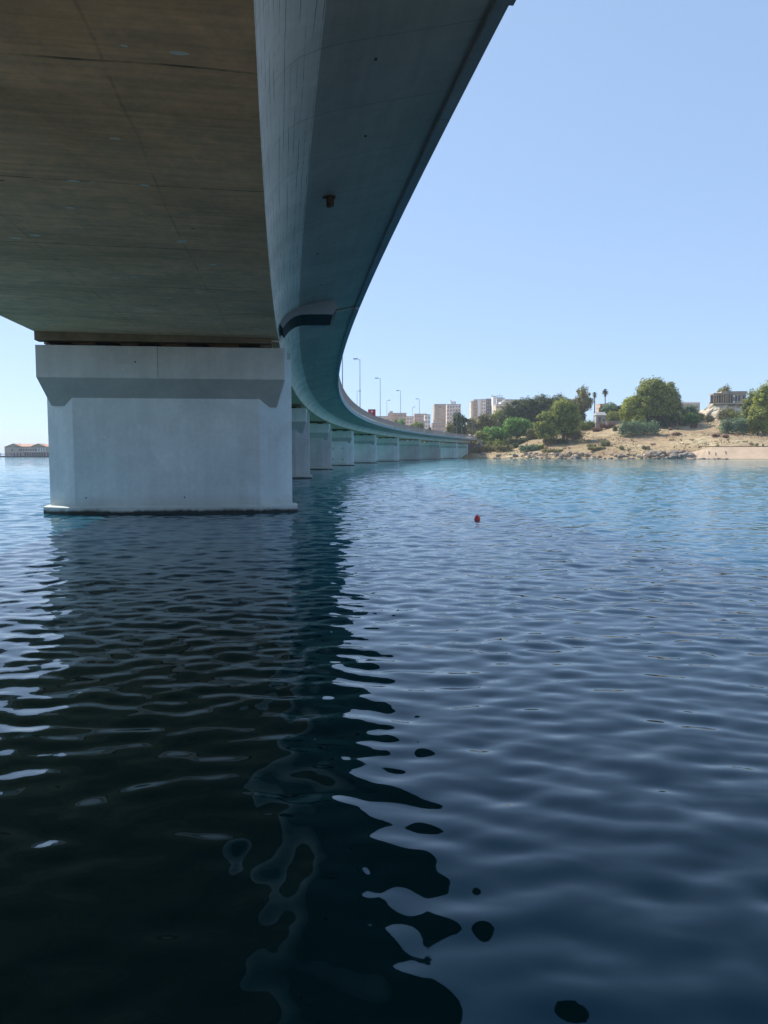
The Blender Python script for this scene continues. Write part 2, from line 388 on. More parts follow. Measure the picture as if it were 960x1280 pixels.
# ------------------------------------------------------------------ terrain of the right shore
def shore_f(px):
    pts = [(480, 345), (560, 340), (590, 322), (640, 312), (700, 300), (780, 290), (860, 280), (960, 268), (1100, 255), (1400, 220), (2200, 170)]
    if px <= pts[0][0]: return pts[0][1] + (pts[0][0] - px) * .25
    for (a, fa), (b_, fb) in zip(pts, pts[1:]):
        if px <= b_: return fa + (fb - fa) * (px - a) / (b_ - a)
    return pts[-1][1]
ROWS = [-12, 0, 3, 8, 20, 45, 80, 150, 400, 900]
COLS = {400: (-6, -1, .5, 1.5, 3, 5, 6, 7, 9, 12), 560: (-6, -1, 1.2, 2.2, 5, 7.0, 8, 9, 14, 18), 600: (-6, -.4, 1.0, 1.9, 3.8, 7.5, 10.5, 14, 20, 22),
        700: (-6, -.4, 1.1, 2.3, 5.6, 9.6, 15.2, 20, 24, 26), 800: (-6, -.4, 1.1, 2.6, 6.2, 11.4, 17.0, 19, 22, 24),
        860: (-6, -.4, 1.0, 2.8, 6.2, 11.0, 15.8, 19, 22, 24), 900: (-6, -.4, .7, 4.0, 6.4, 11.0, 17.5, 24, 26, 26),
        960: (-6, -.4, .7, 4.0, 5.6, 8.5, 13.5, 20, 24, 26), 1300: (-6, -.4, .9, 3, 5, 7, 10, 15, 20, 22)}
CK = sorted(COLS)
def terr(x, y):
    px = 480 + x / max(y, 1) * FPX
    d = y - shore_f(px)
    if d <= ROWS[0]: return -6.0
    a = max([k for k in CK if k <= px], default=CK[0]); b_ = min([k for k in CK if k >= px], default=CK[-1])
    t = 0 if a == b_ else (px - a) / (b_ - a)
    t = t * t * (3 - 2 * t)
    i = 0
    while i < len(ROWS) - 2 and d > ROWS[i + 1]: i += 1
    q = min(1, (d - ROWS[i]) / (ROWS[i + 1] - ROWS[i]))
    za = COLS[a][i] + (COLS[a][i + 1] - COLS[a][i]) * q; zb = COLS[b_][i] + (COLS[b_][i + 1] - COLS[b_][i]) * q
    z = za + (zb - za) * t
    nz = noise.fractal(Vector((x * .05, y * .05, 3)), 1., 2., 5)
    k = max(0, min(1, d / 15)); z += nz * (.25 + .9 * k) * min(1, max(0, (d + 3) / 6))
    return z
def terrain():
    mb = MB(); pxs = [380 + i * 6 for i in range(0, 190)]; ds = [-12, -6, -3, -1, 0, 1, 2, 3, 4.5, 6, 8, 10, 12, 15, 18, 22, 26, 31, 36, 42, 48, 55, 62, 70, 80, 92, 106, 125, 150, 200, 280, 400, 600, 900]
    vs = []
    for d in ds:
        for px in pxs:
            f = shore_f(px) + d; x = (px - 480) / FPX * f
            vs.append((x, f, terr(x, f)))
    n = len(pxs); fs = [(j * n + i, j * n + i + 1, (j + 1) * n + i + 1, (j + 1) * n + i) for j in range(len(ds) - 1) for i in range(n - 1)]
    mb.add(vs, fs); o = mb.build('hillside', M['ground'], smooth=True); props(o, kind='structure')
terrain()
def G(px, f):
    x = (px - 480) / FPX * f * 1.0; return Vector((x, f, terr(x, f)))
def GD(px, d): return G(px, shore_f(px) + d)

# ------------------------------------------------------------------ bridge
PC = [-3.150034840923925e-09, 1.4789338844710744e-06, 0.0006376452295944907, -0.15122055999675768, -0.11667535317119178]
def cx(f):
    if f < 0: return PC[4] + f * PC[3]
    if f > 345: return cx(345) + (f - 345) * slope(345)
    return (((PC[0] * f + PC[1]) * f + PC[2]) * f + PC[3]) * f + PC[4]
def slope(f):
    f = max(0, min(345, f)); return ((4 * PC[0] * f + 3 * PC[1]) * f + 2 * PC[2]) * f + PC[3]
def frame(f):
    s = slope(f); t = Vector((s, 1, 0)).normalized(); r = Vector((t.y, -t.x, 0))
    return Vector((cx(f), f, 0)), t, r
def BP(f, off, z):
    p, t, r = frame(f); return p + r * off + Vector((0, 0, z))
def heading(f): return -math.atan(slope(f))
# outline of the girder, right corner first (offset, z), clockwise seen along the bridge
RIGHT = [(0, 6.55), (.07, 6.74), (.18, 6.95), (.33, 7.13), (.52, 7.28), (.78, 7.40), (1.15, 7.51), (2.0, 7.71), (2.92, 7.92)]
LEFT = [(-11.8, 8.50), (-10.8, 8.22), (-9.9, 7.95), (-9.55, 7.82), (-9.25, 7.64), (-9.07, 7.42), (-8.92, 7.12), (-8.82, 6.88), (-8.75, 6.68)]
TOP = [(2.92, 8.22), (-11.8, 8.82)]
PROFILE = [RIGHT[0]] + RIGHT[1:] + TOP + LEFT
def stations(f0, f1, step):
    n = max(1, round((f1 - f0) / step)); return [f0 + (f1 - f0) * i / n for i in range(n + 1)]
def girder(f0, f1, parent):
    mb = MB(); st = stations(f0, f1, 2.5); n = len(PROFILE); vs = []; ss = 0; sl = []
    for i, f in enumerate(st):
        if i: ss += (BP(f, 0, 0) - BP(st[i - 1], 0, 0)).length
        sl.append(ss + f0)
        for o, z in PROFILE: vs.append(BP(f, o, z))
    # cumulative profile coordinate so curved webs keep metric texture
    cum = [0.]
    for i in range(1, n): cum.append(cum[-1] + math.dist(PROFILE[i], PROFILE[i - 1]))
    fs = []; uv = []; mi = []
    for i in range(len(st) - 1):
        for k in range(n):
            k2 = (k + 1) % n
            fs.append((i * n + k, i * n + k2, (i + 1) * n + k2, (i + 1) * n + k))
            if k == n - 1: va, vb = -8.75, 0.0
            else: va, vb = cum[k], cum[k2]
            uv.append([(sl[i], va), (sl[i], vb), (sl[i + 1], vb), (sl[i + 1], va)])
            if k == n - 1: mi.append(0)
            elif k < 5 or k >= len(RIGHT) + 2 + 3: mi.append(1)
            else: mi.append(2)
    kk = 0
    for f_, u, m_ in zip(fs, uv, mi): 
        mb.f.append(f_); mb.uv.append(u); mb.m.append(m_)
    mb.v = [tuple(v) for v in vs]
    e0 = tuple(range(n)); e1 = tuple(len(vs) - n + k for k in range(n))
    for e in (tuple(reversed(e0)), e1):
        mb.f.append(e); mb.m.append(1); mb.uv.append([(PROFILE[k % n][0], PROFILE[k % n][1]) for k in range(n)])
    o = mb.build('girder', [M['soffit'], M['web'], M['wing']], parent)
    # smooth only the webs and wings
    for p in o.data.polygons:
        if p.material_index in (1, 2) and abs(p.normal.z) < .999 and len(p.vertices) == 4: p.use_smooth = True
        else: p.use_smooth = False
    try:
        em = o.data.edges; 
        for e in em:
            pass
        o.data.set_sharp_from_angle(angle=R(32))
    except Exception: pass
    return o
def sweep(name, prof, f0, f1, step, mats, parent, gap=None):
    mb = MB(); st = stations(f0, f1, step); n = len(prof); sl = 0
    vs = []; S_ = []
    for i, f in enumerate(st):
        if i: sl += (BP(f, 0, 0) - BP(st[i - 1], 0, 0)).length
        S_.append(sl)
        vs += [BP(f, o, z) for o, z in prof]
    fs = []; uv = []
    for i in range(len(st) - 1):
        for k in range(n):
            k2 = (k + 1) % n; fs.append((i * n + k, i * n + k2, (i + 1) * n + k2, (i + 1) * n + k))
            uv.append([(S_[i], k * .3), (S_[i], k * .3 + .3), (S_[i + 1], k * .3 + .3), (S_[i + 1], k * .3)])
    fs += [tuple(reversed(range(n))), tuple(len(vs) - n + k for k in range(n))]
    uv += [[(a, b_) for a, b_ in prof], [(a, b_) for a, b_ in prof]]
    mb.add(vs, fs, 0, uv); return mb.build(name, mats, parent)

BR_END = 338.0
JOINT0, JOINT1 = 29.65, 30.05
bridge = empty('road_bridge', (0, 0, 0), 0, label='long curving concrete road bridge on wall-like piers, sweeping right to the shore', cat='bridge')
girder(-60, JOINT0, bridge); girder(JOINT1, BR_END, bridge)
EB_R = [(2.92, 7.85), (3.09, 7.85), (3.12, 7.91), (3.12, 8.50), (2.92, 8.50)]
EB_L = [(-12.0, 8.40), (-11.8, 8.40), (-11.8, 9.10), (-12.0, 9.10)]
def edge_beams(f0, f1):
    # precast pieces with narrow gaps
    sweep('edge_beam', EB_R, f0, f1, 2.5, M['beam'], bridge); sweep('edge_beam', EB_L, f0, f1, 2.5, M['beam'], bridge)
edge_beams(-60, 8.0); edge_beams(8.05, JOINT0); edge_beams(JOINT1, BR_END)
# bolted plates that bump the edge beam outline near the camera
for f in (9.55, 8.6):
    mb = MB(); p = BP(f, 3.15, 8.0); mb.box(p, (.07, .34, .16), heading(f)); mb.build('cover_plate', M['beam'], bridge)
for a, b_ in ((-60, JOINT0), (JOINT1, BR_END)):
    sweep('road_surface', [(2.90, 8.23), (2.90, 8.32), (-11.78, 8.92), (-11.78, 8.83)], a, b_, 3, M['asphalt'], bridge)
# railings
def railing(off, z, f0, f1):
    mb = MB(); st = stations(f0, f1, 2.0)
    for a, b_ in zip(st, st[1:]):
        for dz, r in ((1.12, .035), (.62, .018), (.14, .02)): mb.tube([BP(a, off, z + dz), BP(b_, off, z + dz)], r, 5, cap=False)
        mb.box(BP(a, off, z + .56), (.07, .09, 1.12), heading(a))
        k = 12 if a > 60 else 12
        for i in range(1, k):
            f = a + (b_ - a) * i / k; mb.box(BP(f, off, z + .6), (.022, .022, .98), heading(f))
    mb.build('railing', M['rail'], bridge)
railing(3.02, 8.5, -40, BR_END); railing(-11.9, 9.10, -40, BR_END)
# block at the expansion joint, underside coloured black for deep shade and staining
def joint_block():
    inner = [(.10, 6.80), (.2, 6.97), (.35, 7.15), (.54, 7.30), (.8, 7.42), (1.17, 7.53), (1.98, 7.72)]
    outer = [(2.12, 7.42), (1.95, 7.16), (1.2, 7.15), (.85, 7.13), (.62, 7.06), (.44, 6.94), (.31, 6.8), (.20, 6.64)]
    poly = inner + outer
    mb = MB(); n = len(poly); a, b_ = 27.3, JOINT0
    vs = [BP(a, o, z) for o, z in poly] + [BP(b_, o, z) for o, z in poly]
    fs = [tuple(range(n)), tuple(reversed(range(n, 2 * n)))]; mi = [0, 1]
    for k in range(n):
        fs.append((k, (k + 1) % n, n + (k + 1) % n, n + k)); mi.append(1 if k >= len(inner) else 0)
    for f_, m_ in zip(fs, mi): pass
    k0 = len(mb.v); mb.v += [tuple(v) for v in vs]; mb.f += fs; mb.m += mi; mb.uv += [[(0, 0)] * len(f_) for f_ in fs]
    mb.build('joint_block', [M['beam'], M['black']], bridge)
    # black seal filling the joint
    mb = MB(); offs = [(-.02, 6.60)] + [(o, z) for o, z in RIGHT[1:]] + [(3.04, 7.89)]
    up = [(o - .0, z + .25) for o, z in reversed(offs)]
    poly = offs + up; n = len(poly)
    vs = [BP(JOINT0 + .003, o - .03, z + .04) for o, z in poly] + [BP(JOINT1 - .003, o - .03, z + .04) for o, z in poly]
    mb.add(vs, [tuple(range(n)), tuple(reversed(range(n, 2 * n)))] + [(k, (k + 1) % n, n + (k + 1) % n, n + k) for k in range(n)])
    mb.build('joint_seal', M['black'], bridge)
    inner2 = [(1.17, 7.53), (1.98, 7.72), (2.03, 7.45), (1.88, 7.22), (1.25, 7.2)]
    mb = MB(); n = len(inner2); vs = [BP(JOINT1, o, z) for o, z in inner2] + [BP(JOINT1 + .4, o, z) for o, z in inner2]
    mb.add(vs, [tuple(range(n)), tuple(reversed(range(n, 2 * n)))] + [(k, (k + 1) % n, n + (k + 1) % n, n + k) for k in range(n)], 0, [[(0, 0)] * n] * 2 + [[(0, 0)] * 4] * n)
    mb.build('joint_lip', M['beam'], bridge)
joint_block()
# drain spouts under the wing
def wing_z(o):
    for (a, za), (b_, zb) in zip(RIGHT, RIGHT[1:]):
        if a <= o <= b_: return za + (zb - za) * (o - a) / (b_ - a)
    return 7.9
def spout(f, o, ln, r, plate=False):
    mb = MB(); z = wing_z(o); mb.tube([BP(f, o, z + .05), BP(f, o, z - ln)], r, 10)
    mb.tube([BP(f, o, z + .01), BP(f, o, z - .015)], r * 1.5, 10)
    if plate: mb.box(BP(f, o, z - .02), (.26, .12, .035), heading(f)); mb.box(BP(f, o + .05, z - ln * .55), (.10, .10, ln * .7), heading(f))
    mb.build('drain_spout', M['rust'], bridge)
spout(16.0, 1.25, .22, .05, True)
for f, o in ((10.6, 1.55), (20.5, 1.2), (13.2, 1.7), (24.5, 1.45), (36, 1.35), (41, 1.6), (47, 1.5), (55, 1.5)): spout(f, o, .025, .014)

# piers
PF = [30.3, 69, 105.5, 140, 174.5, 209, 243.5, 277.5, 309, 331.5]
PM = ['pier', 'pier_grey', 'pier_grey', 'pier_green', 'pier_green', 'pier_green', 'pier_grey', 'pier_grey', 'pier_green', 'pier_green']
WALL = [(-7.6, -.8), (-.75, -.8), (.45, -.18), (.45, .18), (-.75, .8), (-7.6, .8), (-8.68, .18), (-8.68, -.18)]
def grow(poly, k): 
    cx_ = -4.2
    return [(x + (k if x > cx_ else -k), y + (k if y > 0 else -k)) for x, y in poly]
def pier(i, f):
    p = BP(f, 0, 0); rz = heading(f) * 1.0
    def place(o): o.location = p; o.rotation_euler = (0, 0, rz); return o
    mb = MB(); mb.prism(WALL, -4, 5.9)
    pr = mb.build('pier', M[PM[i]], bridge); place(pr)
    def sub(mb, name, m):
        o = mb.build(name, m, pr); return o
    if i == 0:
        pr['label'] = 'nearest and widest-looking pier with painted cap and flared corbel'
    fm = MB(); fm.loft(grow(WALL, .2), -4, grow(WALL, .2), .26); fm.loft(grow(WALL, .2), .26, grow(WALL, .12), .31); sub(fm, 'footing', M[PM[i]])
    cr = lambda a, b_, s: [(a, -s), (b_, -s), (b_, s), (a, s)]
    cm = MB()
    cm.prism(cr(-8.70, .22, 1.25), 5.03, 6.19)
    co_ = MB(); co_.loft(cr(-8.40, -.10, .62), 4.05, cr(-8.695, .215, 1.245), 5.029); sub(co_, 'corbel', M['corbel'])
    sub(cm, 'pier_cap', M['cap'])
    # bearings
    for o in (-8.0, -6.3, -4.8, -3.0, -1.1):
        for s in ((-.55, .55) if i == 0 else (0,)):
            bmn = MB(); bmn.box((o, s, 6.245), (.62, .5, .11)); bmn.box((o, s, 6.33), (.8, .6, .05)); sub(bmn, 'bearing', M['rubber'])
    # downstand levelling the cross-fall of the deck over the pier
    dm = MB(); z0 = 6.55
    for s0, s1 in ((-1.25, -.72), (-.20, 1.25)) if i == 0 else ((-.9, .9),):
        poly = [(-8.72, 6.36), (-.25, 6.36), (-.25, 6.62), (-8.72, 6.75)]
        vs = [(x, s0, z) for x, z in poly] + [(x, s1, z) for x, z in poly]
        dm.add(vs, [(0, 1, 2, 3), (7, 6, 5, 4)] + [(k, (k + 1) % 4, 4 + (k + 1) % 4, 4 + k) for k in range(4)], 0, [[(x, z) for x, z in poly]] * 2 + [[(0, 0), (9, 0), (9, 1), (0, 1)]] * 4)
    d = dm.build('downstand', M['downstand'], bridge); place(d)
    if i == 3:
        for zz in (1.1, 4.1 - 1.0):
            for o in (-5.0, -3.2, -1.5):
                h = MB(); h.tube([(o, -.79, zz), (o, -.84, zz)], .2, 10); h.tube([(o, -.83, zz), (o, -.88, zz)], .09, 8); sub(h, 'bolt_plate', M['pier_grey'])
    if i == 0:
        for o, zz in ((-7.2, .62), (-3.6, .62), (-5.2, 5.62)):
            s = -.803 if zz < 3 else -1.253
            h = MB(); h.tube([(o, s + .02, zz), (o, s - .004, zz)], .03, 8); sub(h, 'bolt_hole', M['rubber'])
        s = MB(); s.box((-4.4, -1.252, 5.62), (.012, .006, 1.1)); sub(s, 'control_joint', M['rust'])
        br = MB(); br.box((.36, .3, 6.0), (.12, .5, .3)); br.box((.33, .45, 5.75), (.08, .2, .25)); sub(br, 'bracket', M['cap'])
for i, f in enumerate(PF): pier(i, f)

# street lamps on the deck (arms reach inward over the road)
def lamp(f, off, zb, side, h, label, x=None):
    p = BP(f, off, zb) if x is None else Vector(x)
    e = empty('street_lamp', p, heading(f), label=label, cat='street lamp', group='street lamps along the road')
    m = MB(); m.tube([(0, 0, 0), (0, 0, h * .5), (0, 0, h)], [.08, .06, .045], 8); m.box((0, 0, .04), (.4, .4, .08)); m.build('pole', M['galv'], e)
    a = MB(); a.tube([(0, 0, h - .25), (side * .25, 0, h - .02), (side * .5, 0, h + .04)], .035, 6); a.build('arm', M['galv'], e)
    hd = MB(); hd.box((side * .75, 0, h + .05), (.75, .3, .12)); hd.loft([(side * .4, -.1), (side * 1.1, -.1), (side * 1.1, .1), (side * .4, .1)], h - .06, [(side * .45, -.13), (side * 1.05, -.13), (side * 1.05, .13), (side * .45, .13)], h - .01)
    hd.build('lamp_head', M['galv'], e); return e
ORD = ['nearest', 'tallest-looking', 'second tallest-looking', 'third', 'fourth', 'fifth', 'farthest']
for k, f in enumerate((100, 133, 167, 200, 231, 264, 298)):
    names = ['grey street lamp half hidden by the bridge edge, nearest of the near railing row',
             'tall grey street lamp by the near railing, the highest one standing clear against the sky',
             'grey street lamp by the near railing just right of the red panel',
             'grey street lamp on the near railing side, above the low tan block',
             'grey street lamp on the near railing side, left of the pinkish flats',
             'grey street lamp on the near railing side, in front of the pinkish flats',
             'small far street lamp on the near railing side, closest to the bridge end']
    lamp(f, 2.35, 8.27, -1, 10.0, names[k])
for k, f in enumerate((210, 247, 283, 318)):
    names = ['thin grey street lamp beyond the far railing, left of the highest lamp',
             'thin grey street lamp beyond the red panel on the far side of the road',
             'small thin street lamp on the far side of the road, above the pale far houses',
             'smallest thin street lamp on the far side of the road, nearest the dark tree']
    lamp(f, -11.4, 8.95, 1, 10.2, names[k])
# red panel
rp = BP(150, 2.72, 8.32)
e = empty('red_sign', rp, heading(150), label='small square red panel with a pale mark, standing above the bridge railing', cat='sign')
m = MB(); m.tube([(-.5, 0, 0), (-.5, 0, 2.3)], .04, 6); m.tube([(.5, 0, 0), (.5, 0, 2.3)], .04, 6); m.build('post', M['galv'], e)
m = MB(); m.box((0, -.05, 1.72), (1.45, .06, 1.3)); m.build('panel', M['red'], e)
m = MB(); m.add([(-.16, -.09, 1.75), (.16, -.09, 1.75), (.22, -.09, 2.0), (0, -.09, 2.15), (-.2, -.09, 2.0)], [(0, 1, 2, 3, 4)]); m.build('emblem', M['white'], e)

# abutment with stepped stone wing wall
def abutment():
    e = empty('abutment', BP(340, -4, 0), heading(340), label='dark stone abutment and sloping wing wall where the bridge meets the shore', cat='retaining wall')
    def loc(f, o, z):
        v = BP(f, o, z) - e.location; a = -e.rotation_euler.z
        return (v.x * math.cos(a) - v.y * math.sin(a), v.x * math.sin(a) + v.y * math.cos(a), v.z)
    m = MB(); ps = [(337, 3.2), (337, -12.2), (352, -12.2), (352, 3.2)]
    vs = [loc(f, o, -2) for f, o in ps] + [loc(f, o, 6.4) for f, o in ps]
    m.add(vs, [(3, 2, 1, 0), (4, 5, 6, 7)] + [(k, (k + 1) % 4, 4 + (k + 1) % 4, 4 + k) for k in range(4)])
    m.build('seat_wall', M['rockgrey'], e)
    m = MB()
    base = [loc(336, 3.4, -1), loc(331, 9.5, -1), loc(348, 9.5, -1), loc(356, 3.4, -1)]
    top = [loc(338.2, 3.4, 8.3), loc(339, 3.8, 8.3), loc(351, 3.8, 8.3), loc(352, 3.4, 8.3)]
    m.add(base + top, [(0, 1, 5, 4), (1, 2, 6, 5), (2, 3, 7, 6), (3, 0, 4, 7), (4, 5, 6, 7), (3, 2, 1, 0)]); m.build('wing_wall', M['rockgrey'], e)
    m = MB()
    vs = [loc(329, 11.5, -.5), loc(329, 3.3, -.5), loc(337, 3.3, -.5), loc(348, 11.5, -.5)]
    vt = [loc(330, 10.8, 1.9), loc(330, 3.4, 1.9), loc(337, 3.4, 1.9), loc(347, 10.8, 1.9)]
    m.add(vs + vt, [(3, 2, 1, 0), (4, 5, 6, 7)] + [(k, (k + 1) % 4, 4 + (k + 1) % 4, 4 + k) for k in range(4)])
    m.build('toe_wall', M['rock'], e)
abutment()
# road embankment inland
sweep('road', [(3.4, 4), (3.4, 8.35), (-12.2, 9.0), (-12.2, 4)], 345, 520, 8, M['asphalt'], None)['kind'] = 'structure'
for k, (px, f, h, lb) in enumerate(((556, 352, 8, 'grey pole inland of the bridge end, left of the dark rounded tree'), (560, 372, 7.5, 'grey pole close behind another, below the pinkish flats'),
                     (577, 356, 9, 'pale pole standing in front of the dark rounded tree'), (590, 344, 8, 'thin pole just above the bridge end, left of its twin'), (593, 350, 8.4, 'thin pole just above the bridge end, right of its twin'))):
    x = (px - 480) / FPX * f
    lamp(f, 0, 0, -1, h, lb, x=(x, f, 8.4 if px < 585 else 7.9))

# ------------------------------------------------------------------ vegetation
def crown_mesh(mb, lobes, density, leaf, seed):
    r = random.Random(seed)
    for (cx_, cy_, cz_, rx, ry, rz) in lobes:
        n = int(density * (rx * ry * rz) ** (2 / 3.) * 4)
        for _ in range(n):
            while True:
                d = Vector((r.gauss(0, 1), r.gauss(0, 1), r.gauss(0, 1)))
                if d.length > .1: break
            d.normalize()
            q = r.random() ** .4
            bumpy = 1 + .45 * noise.noise(Vector((d.x * 2.3 + cx_, d.y * 2.3 + seed, d.z * 2.3 + cz_))) + .25 * noise.noise(Vector((d.x * 6 + cx_, d.y * 6, d.z * 6 + seed)))
            p = Vector((cx_ + d.x * rx * q * bumpy, cy_ + d.y * ry * q * bumpy, cz_ + d.z * rz * q * bumpy))
            if r.random() < .16: p += d * r.uniform(0, .28) * min(rx, rz)
            s = leaf * r.uniform(.5, 1.3)
            nrm = (d + Vector((r.gauss(0, .6), r.gauss(0, .6), r.gauss(0, .6) + .35))).normalized()
            a = nrm.orthogonal().normalized(); a.rotate(Matrix.Rotation(r.random() * 6.28, 3, nrm)); b_ = nrm.cross(a)
            mb.add([p - a * s, p + b_ * s * .6 - a * s * .1, p + a * s, p - b_ * s * .6 + a * s * .15], [(0, 1, 2, 3)])
TREES = 0
def tree(px, top, f, wpx, mat, label, base_y=None, name='tree', squash=1., trunk=.22, lobes_n=7, seed=None, density=26, leaf=.42, depth=.8, base_z=None, cat='tree', group='trees on the far shore', crown_low=.08):
    """tree standing on the ground at pixel column px, its top and width read from the photograph"""
    global TREES; TREES += 1; seed = seed or TREES * 17 + 3; r = random.Random(seed)
    g = G(px, f)
    if base_z is not None: g.z = base_z
    ht = W(px, top, f).z - g.z; wd = wpx / FPX * f
    if ht < 2: ht = 2
    e = empty(name, (g.x, g.y, g.z - .1), 0, label=label, cat=cat, group=group)
    rad = wd / 2; lobes = []
    z0 = ht * crown_low; ch = ht - z0
    for i in range(lobes_n):
        a = i / lobes_n * 6.283 + r.uniform(-.4, .4); k = r.uniform(.4, .78)
        q = r.uniform(.18, .82); wz = 1 - abs(q - .45) * .9
        lr = rad * r.uniform(.26, .50)
        lobes.append((math.cos(a) * rad * k * wz, math.sin(a) * rad * k * depth * wz, z0 + ch * q, lr, lr * depth, min(lr * .85, ch * .33)))
    lr = rad * .5; lobes.append((r.uniform(-.15, .15) * rad, 0, z0 + ch * .78, lr, lr, ch * .235))
    lobes.append((0, 0, z0 + ch * .46, rad * .52, rad * .5, ch * .36))
    for _ in range(lobes_n):
        a = r.uniform(0, 6.283); q = r.uniform(.3, .95); k = math.sqrt(max(0, 1 - (q * 1.25 - .5) ** 2)) * .8; sr = rad * r.uniform(.14, .26)
        lobes.append((math.cos(a) * rad * k, math.sin(a) * rad * k * depth, z0 + ch * q * .95, sr, sr, sr * .8))
    lobes.append((-rad * .55, 0, z0 + ch * .4, rad * .45, rad * .4, ch * .28)); lobes.append((rad * .55, 0, z0 + ch * .36, rad * .45, rad * .4, ch * .26))
    m = MB(); t = ht * (crown_low + .45); lean = r.uniform(-.06, .06) * ht
    m.tube([(0, 0, 0), (lean * .3, 0, t * .4), (lean, 0, t)], [trunk * 1.3 + ht * .012, trunk + ht * .006, trunk * .4], 7)
    for lo in lobes[:5]:
        m.tube([(lean * .3, 0, t * .4), ((lo[0] + lean * .3) * .5, lo[1] * .5, (t * .4 + lo[2]) * .55), lo[:3]], [trunk * .6, trunk * .4, trunk * .15], 5)
    m.build('trunk', M['bark'], e)
    cm = MB(); crown_mesh(cm, lobes, density, leaf, seed); cm.build('crown', M[mat], e, fix=False)
    return e
def shrub(px, base_y_f, wpx, hm, mat, label, f=None, d=None, lobes_n=4, seed=None, name='shrub', group='shrubs on the dry slope', leaf=.3, density=46):
    global TREES; TREES += 1; seed = seed or TREES * 13 + 5; r = random.Random(seed)
    g = GD(px, d) if f is None else G(px, f); wd = wpx / FPX * g.y
    e = empty(name, g, 0, label=label, cat='shrub', group=group)
    lobes = []
    for i in range(lobes_n):
        x = -wd / 2 + wd * (i + .5) / lobes_n; lr = wd / lobes_n * r.uniform(.55, .8); lr = max(lr, hm * .4)
        lr = min(lr, wd * .5)
        lobes.append((x * .86, r.uniform(-.5, .5), hm * r.uniform(.36, .45), lr, lr * .9, hm * r.uniform(.42, .56)))
    m = MB()
    for lo in lobes: m.tube([(0, 0, -.1), (lo[0] * .5, lo[1] * .5, hm * .2), lo[:3]], [.1, .07, .03], 5)
    m.build('stem', M['bark'], e)
    cm = MB(); crown_mesh(cm, lobes, density, leaf, seed); cm.build('foliage', M[mat], e, fix=False); return e
def palm(px, top, f, wpx, label, seed=1):
    r = random.Random(seed); g = G(px, f); h = W(px, top, f).z - g.z; rad = wpx / FPX * f / 2
    e = empty('palm_tree', g, 0, label=label, cat='palm tree', group='palms above the hut')
    m = MB(); hh = h - rad * .5; m.tube([(0, 0, 0), (.15, 0, hh * .5), (0, 0, hh)], [.32, .24, .22], 8); m.build('trunk', M['bark'], e)
    m = MB()
    for i in range(42):
        a = r.random() * 6.283; el = r.uniform(-.9, 1.2); d = Vector((math.cos(a) * math.cos(el), math.sin(a) * math.cos(el), math.sin(el)))
        side = d.cross(Vector((0, 0, 1))).normalized(); p0 = Vector((0, 0, hh)); pts = []
        for k in range(5):
            t = k / 4; p = p0 + d * rad * 1.1 * t + Vector((0, 0, -rad * .55 * t * t)); wv = .34 * math.sin(math.pi * min(1, t * .9 + .1)) + .03
            pts += [p - side * wv, p + side * wv]
        m.add(pts, [(2 * k, 2 * k + 1, 2 * k + 3, 2 * k + 2) for k in range(4)])
    m.build('fronds', M['leaf_dark'], e, fix=False)
    m = MB()
    for i in range(24):
        a = r.random() * 6.283; z = hh - rad * r.uniform(.3, 1.3); p = Vector((math.cos(a) * .25, math.sin(a) * .25, z)); q = p + Vector((math.cos(a) * .6, math.sin(a) * .6, -.9)); s = Vector((-math.sin(a), math.cos(a), 0)) * .2
        m.add([p - s, p + s, q + s * .5, q - s * .5], [(0, 1, 2, 3)])
    m.build('dry_skirt', M['leaf_dry'], e, fix=False)

# left group by the road
tree(573, 514, 372, 23, 'leaf_dark', 'dark rounded evergreen behind the poles at the bridge end', lobes_n=6, base_z=8, crown_low=.02)
tree(562, 527, 366, 14, 'leaf_olive', 'small olive-green tree left of the dark rounded evergreen', base_z=8, crown_low=.02)
tree(590, 522, 392, 22, 'leaf_olive', 'olive tree in front of the striped tower, right of the dark evergreen', crown_low=.02)
tree(606, 516, 396, 26, 'leaf_olive', 'brownish green tree standing below the striped tower block', crown_low=.02)
tree(620, 512, 400, 26, 'leaf_mid', 'mid green tree between the striped tower and the dark wood', crown_low=.02)
tree(520, 527, 420, 22, 'leaf_mid', 'green roadside tree behind the railing beside the low tan block', base_z=9, crown_low=.02)
tree(500, 523, 415, 20, 'leaf_bright', 'bright green roadside bush-like tree in front of the low tan block', base_z=9, crown_low=.02)
tree(536, 533, 400, 10, 'leaf_dark', 'small dark roadside tree under the pinkish flats', base_z=9, crown_low=.02)
# the dark wood: individual crowns
tree(636, 504, 388, 34, 'leaf_dark', 'leftmost and lowest of the dark trees in the wood on the slope', crown_low=.02)
tree(655, 497, 392, 40, 'leaf_dark', 'large dark tree behind the bright green umbrella-shaped tree', crown_low=.02, lobes_n=9)
tree(676, 493, 396, 42, 'leaf_dark', 'tall dark domed tree forming the top of the wood', crown_low=.02, lobes_n=9)
tree(697, 493, 392, 40, 'leaf_dark', 'dark tree directly behind the tall light green tree by the shore', crown_low=.02, lobes_n=8)
tree(716, 498, 385, 30, 'leaf_dark', 'dark blue-green tree at the right end of the wood', crown_low=.02)
tree(727, 482, 382, 24, 'leaf_olive', 'tall open-topped tree rising above the right end of the wood', lobes_n=9, crown_low=.3, density=20)
tree(645, 522, 352, 36, 'leaf_bright', 'bright green umbrella-shaped tree over a dark shaded hollow', crown_low=.12, lobes_n=8)
tree(618, 533, 350, 34, 'leaf_bright', 'low bright green bushy tree right of the bridge end', crown_low=.05)
tree(600, 538, 345, 22, 'leaf_mid', 'low green bushy tree directly above the abutment', crown_low=.05)
tree(703, 498, 330, 44, 'leaf_mid', 'tall light green tree with forked trunk close to the rocky shore', lobes_n=12, crown_low=.12, density=30)
